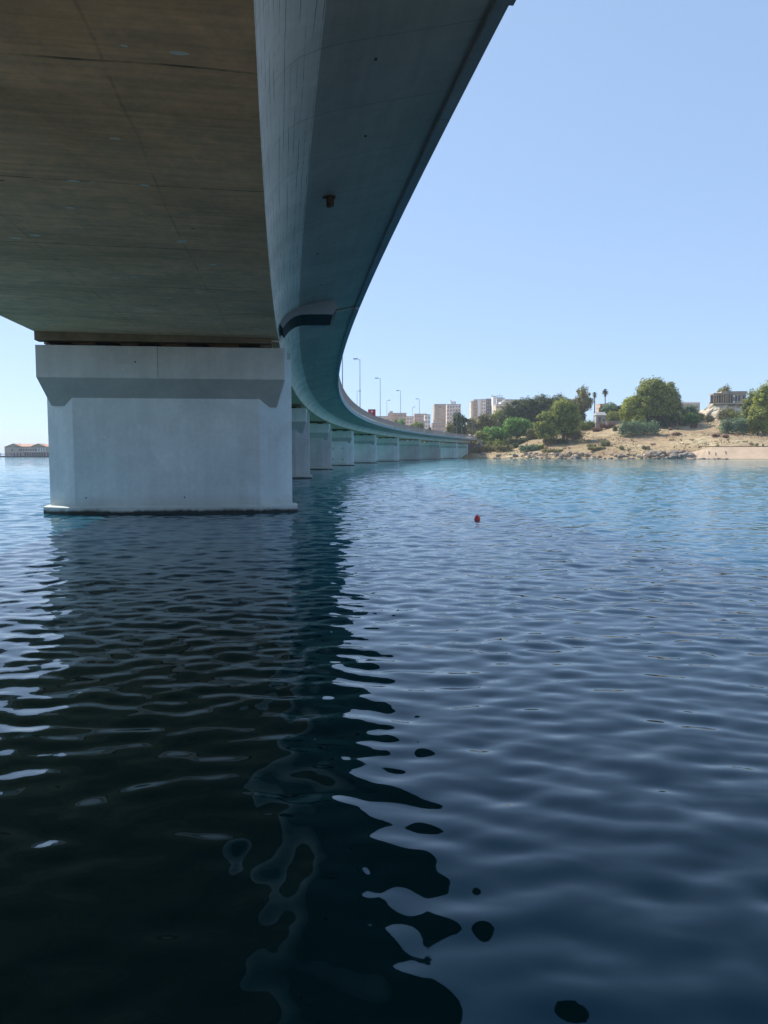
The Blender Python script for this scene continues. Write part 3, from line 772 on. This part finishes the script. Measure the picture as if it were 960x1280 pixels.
tree(683, 513, 326, 32, 'leaf_mid', 'smaller rounded green tree leaning left of the tall light green one', lobes_n=8, crown_low=.12)
tree(708, 522, 334, 20, 'leaf_dark', 'dark lower tree tucked under the tall light green tree', crown_low=.05)
palm(741, 490, 385, 7, 'short palm close to the tall open-topped tree', 3)
palm(754, 486, 392, 9, 'taller palm standing alone above the hut', 5)
tree(760, 503, 376, 32, 'leaf_bluegreen', 'green tree right of the palms, behind the fence', crown_low=.05)
tree(777, 506, 374, 20, 'leaf_dark', 'dark green tree between the fence and the big yellow-green tree', crown_low=.05)
tree(815, 474, 352, 62, 'leaf_mid', 'biggest tree on the shore, broad domed crown in the middle of the slope', lobes_n=18, crown_low=.06, density=30)
tree(788, 494, 350, 32, 'leaf_yellow', 'yellow-green tree on the left flank of the biggest tree', lobes_n=7, crown_low=.02)
tree(796, 511, 346, 18, 'leaf_yellow', 'small bright yellow-green tree in front of the biggest tree', crown_low=.03)
tree(825, 505, 354, 40, 'leaf_dark', 'dark shaded tree low behind the biggest tree', crown_low=.05)
tree(843, 486, 352, 17, 'leaf_dark', 'sparse thin-branched tree at the right edge of the biggest tree', lobes_n=9, crown_low=.35, density=9)
tree(857, 508, 360, 30, 'leaf_bluegreen', 'dark green tree in front of the flat-roofed grey house', crown_low=.03)
tree(862, 516, 352, 20, 'leaf_bright', 'small bright green tree below the flat-roofed grey house', crown_low=.02)
tree(902, 481, 392, 24, 'leaf_olive', 'olive-green tree rising behind the ruined concrete house', crown_low=.02)
tree(888, 496, 372, 10, 'leaf_dark', 'small dark tree at the left corner of the ruined house', crown_low=.05, base_z=21)
tree(953, 477, 322, 34, 'leaf_yellow', 'tall yellow-green tree cut by the right edge of the photo', lobes_n=9, crown_low=.05)
tree(936, 486, 332, 24, 'leaf_mid', 'tall green tree just left of the yellow-green one at the right edge', crown_low=.05)
tree(945, 508, 316, 34, 'leaf_mid', 'low spreading green tree in front of the two tall trees at the right', crown_low=.02)
tree(978, 482, 325, 40, 'leaf_mid', 'green tree at the far right, mostly beyond the edge of the view', crown_low=.02)
tree(1010, 490, 330, 40, 'leaf_olive', 'olive tree beyond the right edge of the view', crown_low=.02)
# shrubs
shrub(797, 0, 56, 6.6, 'leaf_bluegreen', 'long grey-green thicket of four rounded clumps below the biggest tree', d=36, lobes_n=4)
shrub(915, 0, 35, 7.0, 'leaf_bluegreen', 'dense dark green domed bush below the limestone cliff', d=44, lobes_n=3)
shrub(660, 0, 26, 3.2, 'leaf_bluegreen', 'grey-green bush near the shore left of the forked tree', d=10)
shrub(672, 0, 18, 2.6, 'leaf_mid', 'low green bush at the foot of the forked tree', d=14)
shrub(610, 0, 22, 3.6, 'leaf_olive', 'olive bush above the rocks beside the abutment', d=12)
shrub(630, 0, 22, 3.2, 'leaf_olive', 'wide olive bush right of the abutment bush', d=11)
shrub(597, 0, 12, 2.8, 'leaf_olive', 'small olive bush touching the abutment slope', d=10)
shrub(644, 0, 6, 2.6, 'leaf_dark', 'small dark upright bush on bare ground under the umbrella-shaped tree', d=22, lobes_n=2)
shrub(718, 0, 16, 5.0, 'leaf_tan', 'tan-green rounded bush right of the forked tree', d=34, lobes_n=2)
shrub(755, 0, 12, 2.6, 'leaf_olive', 'olive bush in the dry grass near the water', d=14, lobes_n=2)
shrub(738, 0, 12, 2.2, 'leaf_olive', 'small olive bush left of the other shoreline bush', d=12, lobes_n=2)
shrub(776, 0, 6, 1.8, 'leaf_olive', 'tiny olive bush above the pale shore stones', d=10, lobes_n=2)
shrub(757, 0, 22, 2.8, 'leaf_dry', 'reddish dry brush in front of the hut', d=58)
shrub(745, 0, 12, 2.0, 'leaf_dry', 'low reddish dry brush left of the larger patch', d=54, lobes_n=2)
shrub(767, 0, 5, 2.2, 'leaf_dark', 'tiny dark bush at the right end of the dry brush', d=50, lobes_n=2)
shrub(836, 0, 6, 1.2, 'leaf_dry', 'small brown tuft right of the grey-green thicket', d=48, lobes_n=2)
shrub(865, 0, 8, 2.4, 'leaf_dry', 'brown scrubby bush on bare ground below the grey house', d=62, lobes_n=2)
shrub(844, 0, 13, 1.5, 'leaf_dry', 'flat brown scrub patch in the middle of the bare slope', d=36, lobes_n=3)
shrub(892, 0, 10, 1.2, 'leaf_dry', 'low brown scrub patch below the domed bush', d=30, lobes_n=2)
shrub(905, 0, 8, 1.3, 'leaf_dry', 'low brown scrub patch right of its twin', d=29, lobes_n=2)
shrub(852, 0, 14, 2.6, 'leaf_olive', 'olive scrub at the foot of the grey house garden', d=72)
shrub(806, 0, 10, 1.4, 'leaf_tan', 'tan scrub behind the grey rock bank', d=12, lobes_n=2)
shrub(896, 0, 4, 1.6, 'leaf_olive', 'small tuft growing on the top edge of the pale sloping wall', d=9.5, lobes_n=1)
shrub(945, 0, 5, 1.5, 'leaf_olive', 'small dark tuft farther right on the edge of the pale sloping wall', d=9.5, lobes_n=1)
shrub(952, 0, 3, 1.3, 'leaf_dark', 'tiny dark tuft near the right edge on top of the pale sloping wall', d=9.5, lobes_n=1)
shrub(725, 0, 30, 2.2, 'leaf_olive', 'thin olive scrub in the shade patch right of the forked tree', d=24, density=10)
shrub(625, 0, 26, 4.2, 'leaf_mid', 'green scrub between the bushy trees and the bare ground', d=26)
shrub(605, 0, 20, 4.0, 'leaf_mid', 'green scrub on the bank above the abutment', d=22)

shrub(646, 0, 30, 3.6, 'leaf_dark', 'dark undergrowth in the shaded hollow under the umbrella-shaped tree', d=30)
shrub(694, 0, 34, 3.4, 'leaf_dark', 'dark undergrowth around the trunks of the tall light green tree', d=27)
shrub(815, 0, 46, 4.0, 'leaf_dark', 'dark undergrowth in the shade below the biggest tree', f=350)
for _px, _w, _d, _h, _m, _lb in ((655, 30, 60, 6, 'leaf_mid', 'green thicket filling the gap behind the umbrella-shaped tree'), (730, 24, 66, 5, 'leaf_mid', 'green thicket at the foot of the tall open-topped tree'),
        (772, 30, 78, 6, 'leaf_mid', 'green thicket behind the garden fence'), (712, 24, 44, 4.5, 'leaf_olive', 'olive thicket right of the forked tree, up the slope'), (668, 22, 40, 5, 'leaf_olive', 'olive thicket between the umbrella-shaped and forked trees'),
        (842, 24, 74, 5, 'leaf_mid', 'green thicket between the biggest tree and the grey house'), (868, 22, 78, 5, 'leaf_olive', 'olive thicket at the left foot of the limestone cliff'), (625, 30, 42, 5.5, 'leaf_mid', 'green thicket above the olive bushes near the bridge end'),
        (928, 22, 56, 6, 'leaf_mid', 'green thicket joining the domed bush to the trees on the right'), (690, 30, 8, 1.8, 'leaf_olive', 'low olive scrub along the rocky bank below the forked tree'), (745, 26, 9, 1.6, 'leaf_olive', 'low olive scrub along the shore stones')):
    shrub(_px, 0, _w, _h, _m, _lb, d=_d, lobes_n=5)
_r = random.Random(77)
for _k in range(46):
    shrub(_r.uniform(606, 985), 0, _r.uniform(2.5, 7), _r.uniform(.6, 1.5), _r.choice(['leaf_dry', 'leaf_tan', 'leaf_olive', 'leaf_tan']), 'small low scrub tuft on the open dry slope', d=_r.uniform(9, 62), lobes_n=2, name='scrub_tuft', group='small scrub tufts on the open slope', density=24, leaf=.22)
# dry tufts scattered over the slope: nobody could count them
def tufts():
    mb = MB(); r = random.Random(5)
    for _ in range(5200):
        px = r.uniform(592, 990); d = r.uniform(4, 75); g = GD(px, d)
        if noise.noise(Vector((g.x * .06, g.y * .06, 0))) < -.05: continue
        s = r.uniform(.08, .28)
        for k in range(3):
            a = r.random() * 6.283; t = Vector((math.cos(a), math.sin(a), 0)) * s
            mb.add([g - t, g + t, g + t * .6 + Vector((0, 0, s * 1.2)), g - t * .5 + Vector((0, 0, s * 1.5))], [(0, 1, 2, 3)])
    o = mb.build('dry_grass', M['straw'], fix=False); props(o, 'dry straw-coloured grass and weeds covering the slope', 'grass', kind='stuff')
tufts()

# ------------------------------------------------------------------ rocks
def rock_mesh(seed, sx, sy, sz):
    bm = bmesh.new(); bmesh.ops.create_icosphere(bm, subdivisions=2, radius=1)
    for v in bm.verts:
        n = noise.noise(v.co * 1.4 + Vector((seed * 3.1, 0, 0))) * .5
        c = v.co * (1 + n); c = Vector([max(-.8, min(.8, q)) for q in c]); v.co = Vector((c.x * sx, c.y * sy, c.z * sz))
    me = bpy.data.meshes.new('boulder'); bm.to_mesh(me); bm.free(); return me
def rocks():
    r = random.Random(11); bank = []
    def add(px, d, s, mat, label, group, zoff=0.):
        x = (px - 480) / FPX * (shore_f(px) + d); y = shore_f(px) + d
        me = rock_mesh(r.random() * 50, s * r.uniform(.8, 1.5), s * r.uniform(.7, 1.1), s * r.uniform(.5, .9)); me.materials.append(M[mat])
        o = bpy.data.objects.new('boulder', me); C.objects.link(o); o.location = (x, y, max(terr(x, y), -.2) + s * .2 + zoff); o.rotation_euler = (r.uniform(-.3, .3), r.uniform(-.3, .3), r.uniform(0, 6.28))
        props(o, label, 'rock', group)
    for _ in range(120):
        px = r.uniform(602, 862); add(px, r.uniform(-1.2, 5.5), r.uniform(.35, 1.05), r.choice(['rock', 'rock', 'rockgrey', 'limestone']), 'brown boulder in the heap along the waterline', 'boulders along the waterline')
    for _ in range(26):
        px = r.uniform(655, 750); add(px, r.uniform(0, 5), r.uniform(.9, 1.6), r.choice(['rock', 'rockgrey', 'rock']), 'large brown boulder in the rocky bank below the trees', 'large boulders below the trees')
    for _ in range(34):
        px = r.uniform(806, 863); add(px, r.uniform(1.5, 6), r.uniform(1.1, 1.9), r.choice(['rockgrey', 'rockgrey', 'rock']), 'big grey block in the rock bank left of the pale sloping wall', 'grey blocks of the rock bank', .4)
    for _ in range(34):
        px = r.uniform(800, 908); add(px, r.uniform(-2.4, -.6), r.uniform(.35, .8), 'rockdark', 'dark wet boulder at the water edge', 'dark wet boulders')
    for _ in range(24):
        px = r.uniform(590, 800); add(px, r.uniform(-1.6, -.6), r.uniform(.3, .6), 'rockdark', 'small dark wet boulder at the waterline below the trees', 'small dark wet boulders')
rocks()

# pale sloping sea wall at the right
def sea_wall():
    pxs = [857 + i * 8 for i in range(40)]; e = empty('sea_wall', G(900, shore_f(900)), 0, label='pale smooth sloping sea wall with a dark rail along its top, right of the rock bank', cat='wall')
    o = e.location; vs = []
    for px in pxs:
        f = shore_f(px); u = (px - 480) / FPX; k = min(1, max(0, (px - 857) / 30)); k = .45 + .55 * k
        for d, z in ((-1.2, -.8), (-.6, .25), (7.2, 4.35 * k), (8.2, 4.45 * k), (9.4, 3.6 * k)):
            vs.append(Vector((u * (f + d), f + d, z)) - o)
    n = 5; fs = [(i * n + j, (i + 1) * n + j, (i + 1) * n + j + 1, i * n + j + 1) for i in range(len(pxs) - 1) for j in range(n - 1)]
    m = MB(); m.add(vs, fs); m.build('slope', M['slope'], e, smooth=False)
    m = MB(); pts = []
    for px in pxs[2:]:
        f = shore_f(px) + 7.6; pts.append(Vector(((px - 480) / FPX * f, f, 4.62)) - o)
    m.tube(pts, .13, 6)
    for p in pts: m.tube([p + Vector((0, 0, -.5)), p], .07, 5)
    m.build('rail', M['rust'], e)
    for px, dd in ((884.5, 3.2), (893, 2.2), (905.5, 3.2)):
        f = shore_f(px) + dd; p = Vector(((px - 480) / FPX * f, f, .25 + (dd + .6) / 7.8 * 4.1)) - o
        m = MB(); m.tube([p + Vector((.5, 1.0, .62)), p + Vector((-.3, -1.0, -.28))], [.16, .09], 6); m.build('outfall', M['rust'], e)
sea_wall()

# limestone cliff under the ruined house
def cliff():
    m = MB(); pxs = [868 + i * 3 for i in range(24)]; rows = 12; vs = []
    for j in range(rows):
        q = j / (rows - 1)
        for px in pxs:
            f = 352 + q * 12; zt = W(px, 504, 364).z; k = min(1, max(0, (px - 868) / 22)); zt = 15 + (zt - 15) * (k ** .3); z = 14.5 + (zt - 14.5) * q
            nn = noise.fractal(Vector((px * .12, q * 5, 1)), 1, 2, 5); vs.append(((px - 480) / FPX * f, f + nn * 2.4, z + nn * .5))
    n = len(pxs)
    for px in pxs: f = 385; vs.append(((px - 480) / FPX * f, f, vs[(rows - 1) * n + pxs.index(px)][2] + .2))
    fs = [(j * n + i, j * n + i + 1, (j + 1) * n + i + 1, (j + 1) * n + i) for j in range(rows) for i in range(n - 1)]
    m.add(vs, fs); o = m.build('cliff', M['limestone'], smooth=False); props(o, kind='structure')
cliff()
for px, zz, f, wpx, hm, mt, lb in ((884, 0, 351, 8, 4, 'leaf_olive', 'olive scrub clinging to the left part of the limestone cliff'), (919, 0, 352, 18, 5.2, 'leaf_mid', 'green scrub hanging down the right part of the limestone cliff'),
                       (902, 0, 352, 10, 5.5, 'leaf_olive', 'olive scrub in the middle of the limestone cliff'), (909, 0, 357, 9, 6.5, 'leaf_olive', 'scrub climbing the cliff up to the ruined house')):
    shrub(px, 0, wpx, hm, mt, lb, f=f, lobes_n=3)

# ------------------------------------------------------------------ buildings
def building(name, px0, px1, top, f, base_z, mat, label, depth=12, rows=4, cols=4, rz=0, roof=None, win=True, parapet=True, cat='building', side=None, bal=False):
    a = W(px0, top, f); b_ = W(px1, top, f); wd = b_.x - a.x; h = a.z - base_z; xc = (a.x + b_.x) / 2
    e = empty(name, (xc, f + depth / 2, base_z), rz, label=label, cat=cat)
    m = MB(); m.box((0, 0, h / 2), (wd, depth, h)); m.build('wall', M[mat], e)
    if parapet:
        m = MB()
        for sx in (-1, 1): m.box((sx * (wd / 2 - .1), 0, h + .3), (.3, depth + .2, .6))
        for sy in (-1, 1): m.box((0, sy * (depth / 2 - .1), h + .3), (wd - .5, .3, .6))
        m.box((0, 0, h + .06), (wd - .6, depth - .6, .1)); m.build('roof', M['greyplaster'] if roof is None else M[roof], e)
    if win:
        for i in range(rows):
            for j in range(cols):
                x = -wd / 2 + wd * (j + .5) / cols; z = h - (i + .55) * 3.1
                if z < 1: continue
                w2 = min(1.3, wd / cols * .5)
                wm = MB(); wm.box((x, -depth / 2 - .02, z), (w2, .1, 1.5)); wo = wm.build('window', M['pane'], e)
                fm = MB(); fm.box((x, -depth / 2 - .09, z - .85), (w2 + .3, .25, .14)); fm.build('sill', M['white'], wo)
        for i in range(rows):
            z = h - (i + .55) * 3.1
            if z < 1: continue
            for yy in (-depth / 4, depth / 4):
                wm = MB(); wm.box((-wd / 2 - .02, yy, z), (.1, 1.2, 1.5)); wm.build('window', M['pane'], e)
    if bal:
        for i in range(rows):
            z = h - (i + 1) * 3.1
            if z < 1: continue
            m = MB(); m.box((wd * .18, -depth / 2 - .55, z), (wd * .4, 1.1, .15)); m.box((wd * .18, -depth / 2 - 1.1, z + .5), (wd * .4, .06, .9)); m.build('balcony', M['white'], e)
    return e, wd, h, depth
GZ = 10.
B = building
B('apartment_building', 543, 557.5, 506, 560, 9, 'tan', 'tan windowless-looking apartment block with sunlit left flank behind the bridge', 16, 1, 1)
e, wd, h, dp = B('apartment_building', 558.5, 576, 506, 640, 12, 'palepink', 'pale pinkish apartment block with rooftop hut, right of the tan block', 16, 7, 5, bal=True)
m = MB(); m.box((0, 0, h + 1.6), (wd * .4, 5, 3.2)); m.box((-1.8, 0, h + 3.6), (1.5, 1.5, 1.2)); m.build('rooftop_hut', M['white'], e)
B('low_building', 540, 556, 530, 520, 9, 'pinkish', 'salmon low block at the foot of the tan apartment block', 12, 2, 4)
B('low_building', 556, 585, 540, 500, 9, 'cream', 'cream low house row seen behind the lamp poles', 10, 1, 6)
B('low_building', 518, 534, 518, 600, 9, 'pinkish', 'brown-red low flats left of the tan apartment block', 14, 4, 5)
B('low_building', 531, 538, 519, 560, 9, 'white', 'narrow white house beside the tan apartment block', 12, 3, 2)
B('low_building', 524, 531, 527, 520, 9, 'greyplaster', 'small grey-white house behind the roadside tree', 10, 2, 2)
B('low_building', 485, 508, 517, 620, 9, 'tan', 'long low tan block behind the red panel', 14, 3, 6)
e, wd, h, dp = B('low_building', 487, 491, 515, 610, 9, 'tan', 'narrow tan stair tower rising from the low tan block', 8, 0, 0)
B('low_building', 470, 486, 521, 650, 9, 'cream', 'low cream building just right of the red panel', 14, 2, 4)
B('low_building', 508, 519, 521, 680, 9, 'palepink', 'distant pale building between the tan block and the brown-red flats', 14, 3, 3)
# striped tower group
B('tower_block', 589, 592, 502, 700, 14, 'cream', 'thin cream slab at the left edge of the striped tower', 14, 0, 0)
B('tower_block', 592.3, 597, 500, 702, 14, 'tan', 'tan strip of the striped tower, left of the white strip', 14, 6, 1)
B('tower_block', 597.3, 601, 500, 700, 14, 'white', 'white windowless strip of the striped tower', 14, 0, 0)
B('tower_block', 601.3, 607.5, 499.5, 702, 14, 'palepink', 'pale pink strip of the striped tower with windows', 14, 6, 2)
B('tower_block', 607.8, 616, 499, 704, 14, 'darkgrey', 'dark grey recessed strip of the striped tower', 14, 6, 3)
e, wd, h, dp = B('tower_block', 616.5, 620.5, 496, 690, 14, 'white', 'tall white pier-like slab right of the dark grey tower strip', 12, 0, 0)
m = MB(); m.tube([(-wd / 2, 0, h), (-wd / 2, 0, h + 2.2)], .3, 6); m.build('mast', M['darkmetal'], e)
e, wd, h, dp = B('tower_block', 621, 631, 498, 720, 14, 'palepink', 'pinkish block carrying a lattice of antennas on its roof', 14, 5, 4)
m = MB()
for x in (-2.2, 0, 2.2):
    m.tube([(x, 0, h), (x, 0, h + (3.6 if x else 5))], .14, 5)
for z in (1.4, 2.8): m.tube([(-3, 0, h + z), (3, 0, h + z)], .14, 5)
m.build('antenna_frame', M['darkmetal'], e)
e, wd, h, dp = B('apartment_building', 620, 640, 506, 560, 14, 'cream', 'stepped cream building with white balcony bands above the dark wood', 16, 4, 5)
m = MB(); m.box((2, 0, h + 1.1), (wd * .7, 12, 2.2)); m.box((3, -6.5, h + 2.3), (wd * .75, 14, .3)); m.box((-1, -9, h - .6), (wd, 2, .3)); m.build('top_storey', M['white'], e)
e, wd, h, dp = B('apartment_building', 631, 650, 500, 640, 14, 'greyplaster', 'grey flat-roofed block peeping over the dark wood', 14, 3, 4)
# hut and fence
def hut():
    f = 366; a = W(743, 516, f); b_ = W(757, 516, f); z0 = min(G(743, f).z, W(750, 530, f).z); h = W(750, 519, f).z - z0; wd = b_.x - a.x
    e = empty('garden_hut', ((a.x + b_.x) / 2, f, z0), 0, label='small grey hut with a low pitched roof beside the fence', cat='hut')
    m = MB(); m.box((0, 0, h / 2), (wd * .86, 3.6, h)); m.build('wall', M['greyplaster'], e)
    m = MB(); m.add([(-wd / 2, -2.3, h - .1), (wd / 2, -2.3, h - .1), (wd * .42, 0, h + 1.5), (-wd * .42, 0, h + 1.5), (-wd / 2, 2.3, h - .1), (wd / 2, 2.3, h - .1)], [(0, 1, 2, 3), (3, 2, 5, 4), (0, 3, 4), (1, 5, 2), (0, 4, 5, 1)]); m.build('roof', M['greyplaster'], e)
    m = MB(); m.box((-.6, -1.83, h * .42), (1.1, .1, h * .8)); m.build('door', M['wood'], e)
    m = MB(); m.box((1.3, -1.83, h * .6), (.8, .1, .7)); m.build('window', M['glass'], e)
hut()
def fence(px0, px1, f, hgt, mat, label, name='garden_wall'):
    g0 = G(px0, f); g1 = G(px1, f); z = min(g0.z, g1.z) - .3; n = int((px1 - px0) / 2.2)
    e = empty(name, ((g0.x + g1.x) / 2, f, z), 0, label=label, cat='fence'); wd = g1.x - g0.x
    m = MB(); m.box((0, 0, hgt / 2), (wd, .12, hgt)); m.build('panel', M[mat], e)
    for i in range(n + 1):
        m = MB(); m.box((-wd / 2 + wd * i / n, -.1, hgt / 2 + .1), (.2, .2, hgt + .2)); m.build('post', M['wood'], e)
fence(728, 742, 363, 2.6, 'cream', 'pale garden wall left of the grey hut')
fence(758, 773, 364, 2.6, 'greyplaster', 'grey garden fence right of the grey hut', 'garden_fence')
fence(800, 842, 349, 1.6, 'wood', 'low dark fence under the biggest tree', 'garden_fence')
e, wd, h, dp = B('house', 846, 875, 504, 385, 16, 'greyplaster', 'low grey flat-roofed house with a small white chimney behind green trees', 10, 1, 4, roof='white')
m = MB(); m.box((-3.5, 0, h + .9), (.9, .9, 1.6)); m.loft([(-4.3, -.6), (-2.7, -.6), (-2.7, .6), (-4.3, .6)], h + 1.6, [(-3.6, -.1), (-3.4, -.1), (-3.4, .1), (-3.6, .1)], h + 2.3); m.build('chimney', M['white'], e)
B('house', 750, 756, 506, 430, 18, 'tan', 'orange-tan house gable showing between the palm and green trees', 8, 2, 2, roof='tile')
# ruined house
def ruin():
    f = 366; a = W(890, 493, f); b_ = W(930, 489, f); z0 = W(900, 505.5, f).z; wd = b_.x - a.x; zt = a.z - z0
    e = empty('ruined_house', ((a.x + b_.x) / 2, f, z0), R(-8), label='unfinished pale concrete house with open columns on top of the cliff', cat='house')
    m = MB(); m.box((0, 0, zt + .2), (wd, 8, .45)); m.box((wd * .12, 0, zt + .8), (wd * .75, 7.4, .8)); m.build('roof', M['ruin'], e)
    m = MB(); m.box((0, 0, .1), (wd * 1.02, 8.2, .5)); m.build('floor_slab', M['limestone'], e)
    for i in range(9):
        m = MB(); x = -wd * .48 + i * wd * .07; m.box((x, -3.7, zt / 2 + .15), (.28, .28, zt - .35)); m.build('column', M['ruin'], e)
    m = MB(); m.box((0, 2.6, zt / 2), (wd * .3, .3, zt - .3)); m.box((wd * .3, -3.4, zt / 2 + .15), (wd * .34, .3, zt - .35)); m.box((-wd * .05, 0, zt / 2 + .1), (.3, 5.5, zt - .4)); m.build('wall', M['ruin'], e)
    m = MB(); m.box((-wd * .12, 2.9, zt / 2), (wd * .7, .3, zt - .35)); m.build('shade_back_wall', M['wood'], e)  # shade of the open interior put into the wall's dark brown colour
    for x in (wd * .18, wd * .27, wd * .4): m = MB(); m.box((x, -3.56, zt * .55), (.8, .12, zt * .55)); m.build('window', M['glass'], e)
    m = MB(); m.tube([(wd * .1, 0, zt + 1), (wd * .1, 0, zt + 3.6)], .05, 5); m.build('antenna', M['darkmetal'], e)
ruin()

# waterfront building far left
def waterfront():
    f = 450; a = W(6, 570, f); b_ = W(66, 570, f); wd = b_.x - a.x; k = wd / 60
    h = W(0, 558, f).z; xc = (a.x + b_.x) / 2
    e = empty('waterfront_building', (xc, f + 8, 0), 0, label='long two-storey salmon building with tiled gables on the far left waterfront', cat='building')
    X = lambda px: (px - 36) * k
    m = MB(); m.box((0, 0, h / 2 + .3), (wd, 16, h - .6)); 
    for c in (18, 49): m.add([(X(c - 9), -8.2, h), (X(c + 9), -8.2, h), (X(c), -8.2, h + 1.5), (X(c - 9), -2, h), (X(c + 9), -2, h), (X(c), -2, h + 1.5)], [(0, 1, 2), (5, 4, 3), (0, 2, 5, 3), (1, 4, 5, 2)])
    m.build('wall', M['pinkish'], e)
    m = MB(); m.add([(-wd / 2 - .5, -8.6, h - .05), (wd / 2 + .5, -8.6, h - .05), (wd / 2 - 3, 0, h + 1.5), (-wd / 2 + 3, 0, h + 1.5), (-wd / 2 - .5, 8.6, h - .05), (wd / 2 + .5, 8.6, h - .05)], [(0, 1, 2, 3), (3, 2, 5, 4), (0, 3, 4), (1, 5, 2), (0, 4, 5, 1)])
    for c in (18, 49):
        y0 = -9; m.add([(X(c - 10), y0, h - .1), (X(c), y0, h + 1.7), (X(c + 10), y0, h - .1), (X(c - 10), 0, h - .1), (X(c), 0, h + 1.7), (X(c + 10), 0, h - .1)], [(0, 1, 4, 3), (1, 2, 5, 4)])
    m.build('roof', M['tile'], e)
    for px in (15.5, 24.5, 27, 30, 33, 36, 39, 42, 45, 48):
        m = MB(); m.box((X(px), -8.03, h * .66), (.75, .12, 1.1)); m.build('window', M['glass'], e)
    m = MB(); m.box((X(45), -8.6, h * .47), (34 * k, 1.2, .2)); m.build('balcony', M['white'], e)
    for px in (48.5, 51.5, 54.5, 57.5): m = MB(); m.box((X(px), -8.9, h * .68), (.3, .3, h * .42)); m.build('column', M['white'], e)
    for px in (18, 22, 26, 32, 35, 38, 41, 44, 47, 50, 53, 56, 60): m = MB(); m.box((X(px), -8.03, h * .24), (1.0, .12, 1.7)); m.build('window', M['darkgrey'], e)
    q = MB(); q.box((xc, f + 6, .1), (wd + 16, 22, .9)); o = q.build('quay', M['rockdark']); props(o, kind='structure')
    j = empty('jetty', W(0, 570, 430).xy.to_3d(), 0, label='low blue jetty on piles left of the waterfront building', cat='jetty')
    m = MB(); m.box((0, 0, 1.6), (17, 3, .3)); m.build('deck', M['bluepaint'], j)
    for x in (-8, -5, -2, 1, 4, 7): m = MB(); m.tube([(x, -1.2, -1), (x, -1.2, 2.3)], .18, 6); m.build('pile', M['bluepaint'], j)
waterfront()

# ------------------------------------------------------------------ buoy
def buoy():
    p = W(594, 652, 27.0)
    e = empty('buoy', (p.x, 26.4, 0), 0, label='small red round mooring buoy floating on open water', cat='buoy')
    m = MB(); prof = [(0, -.10), (.07, -.09), (.10, -.02), (.103, .04), (.086, .10), (.048, .145), (.03, .16)]
    pts = []; n = 14
    vs = [(r_ * math.cos(2 * math.pi * k / n), r_ * math.sin(2 * math.pi * k / n), z) for r_, z in prof[1:] for k in range(n)]
    fs = [(i * n + k, i * n + (k + 1) % n, (i + 1) * n + (k + 1) % n, (i + 1) * n + k) for i in range(len(prof) - 2) for k in range(n)] + [tuple(range(n)), tuple((len(prof) - 2) * n + k for k in range(n))]
    m.add(vs, fs); m.build('float', M['red'], e, smooth=True)
    m = MB(); m.tube([(-.025, 0, .15), (-.02, 0, .19), (.02, 0, .19), (.025, 0, .15)], .008, 6); m.build('handle', M['darkmetal'], e)
buoy()

# ------------------------------------------------------------------ haze
m = bpy.data.materials.new('haze_air'); m.use_nodes = True; nt = m.node_tree
for n_ in list(nt.nodes):
    if n_.type != 'OUTPUT_MATERIAL': nt.nodes.remove(n_)
pv = nt.nodes.new('ShaderNodeVolumePrincipled'); pv.inputs['Color'].default_value = (.86, .92, 1, 1); pv.inputs['Density'].default_value = .0002; pv.inputs['Anisotropy'].default_value = .3
nt.links.new(pv.outputs[0], nt.nodes['Material Output'].inputs['Volume'])
mb = MB(); mb.box((0, 6690, 25), (18200, 14780, 68)); hz = mb.build('haze', m); props(hz, 'pale blue sea haze over the water', 'haze', kind='stuff')
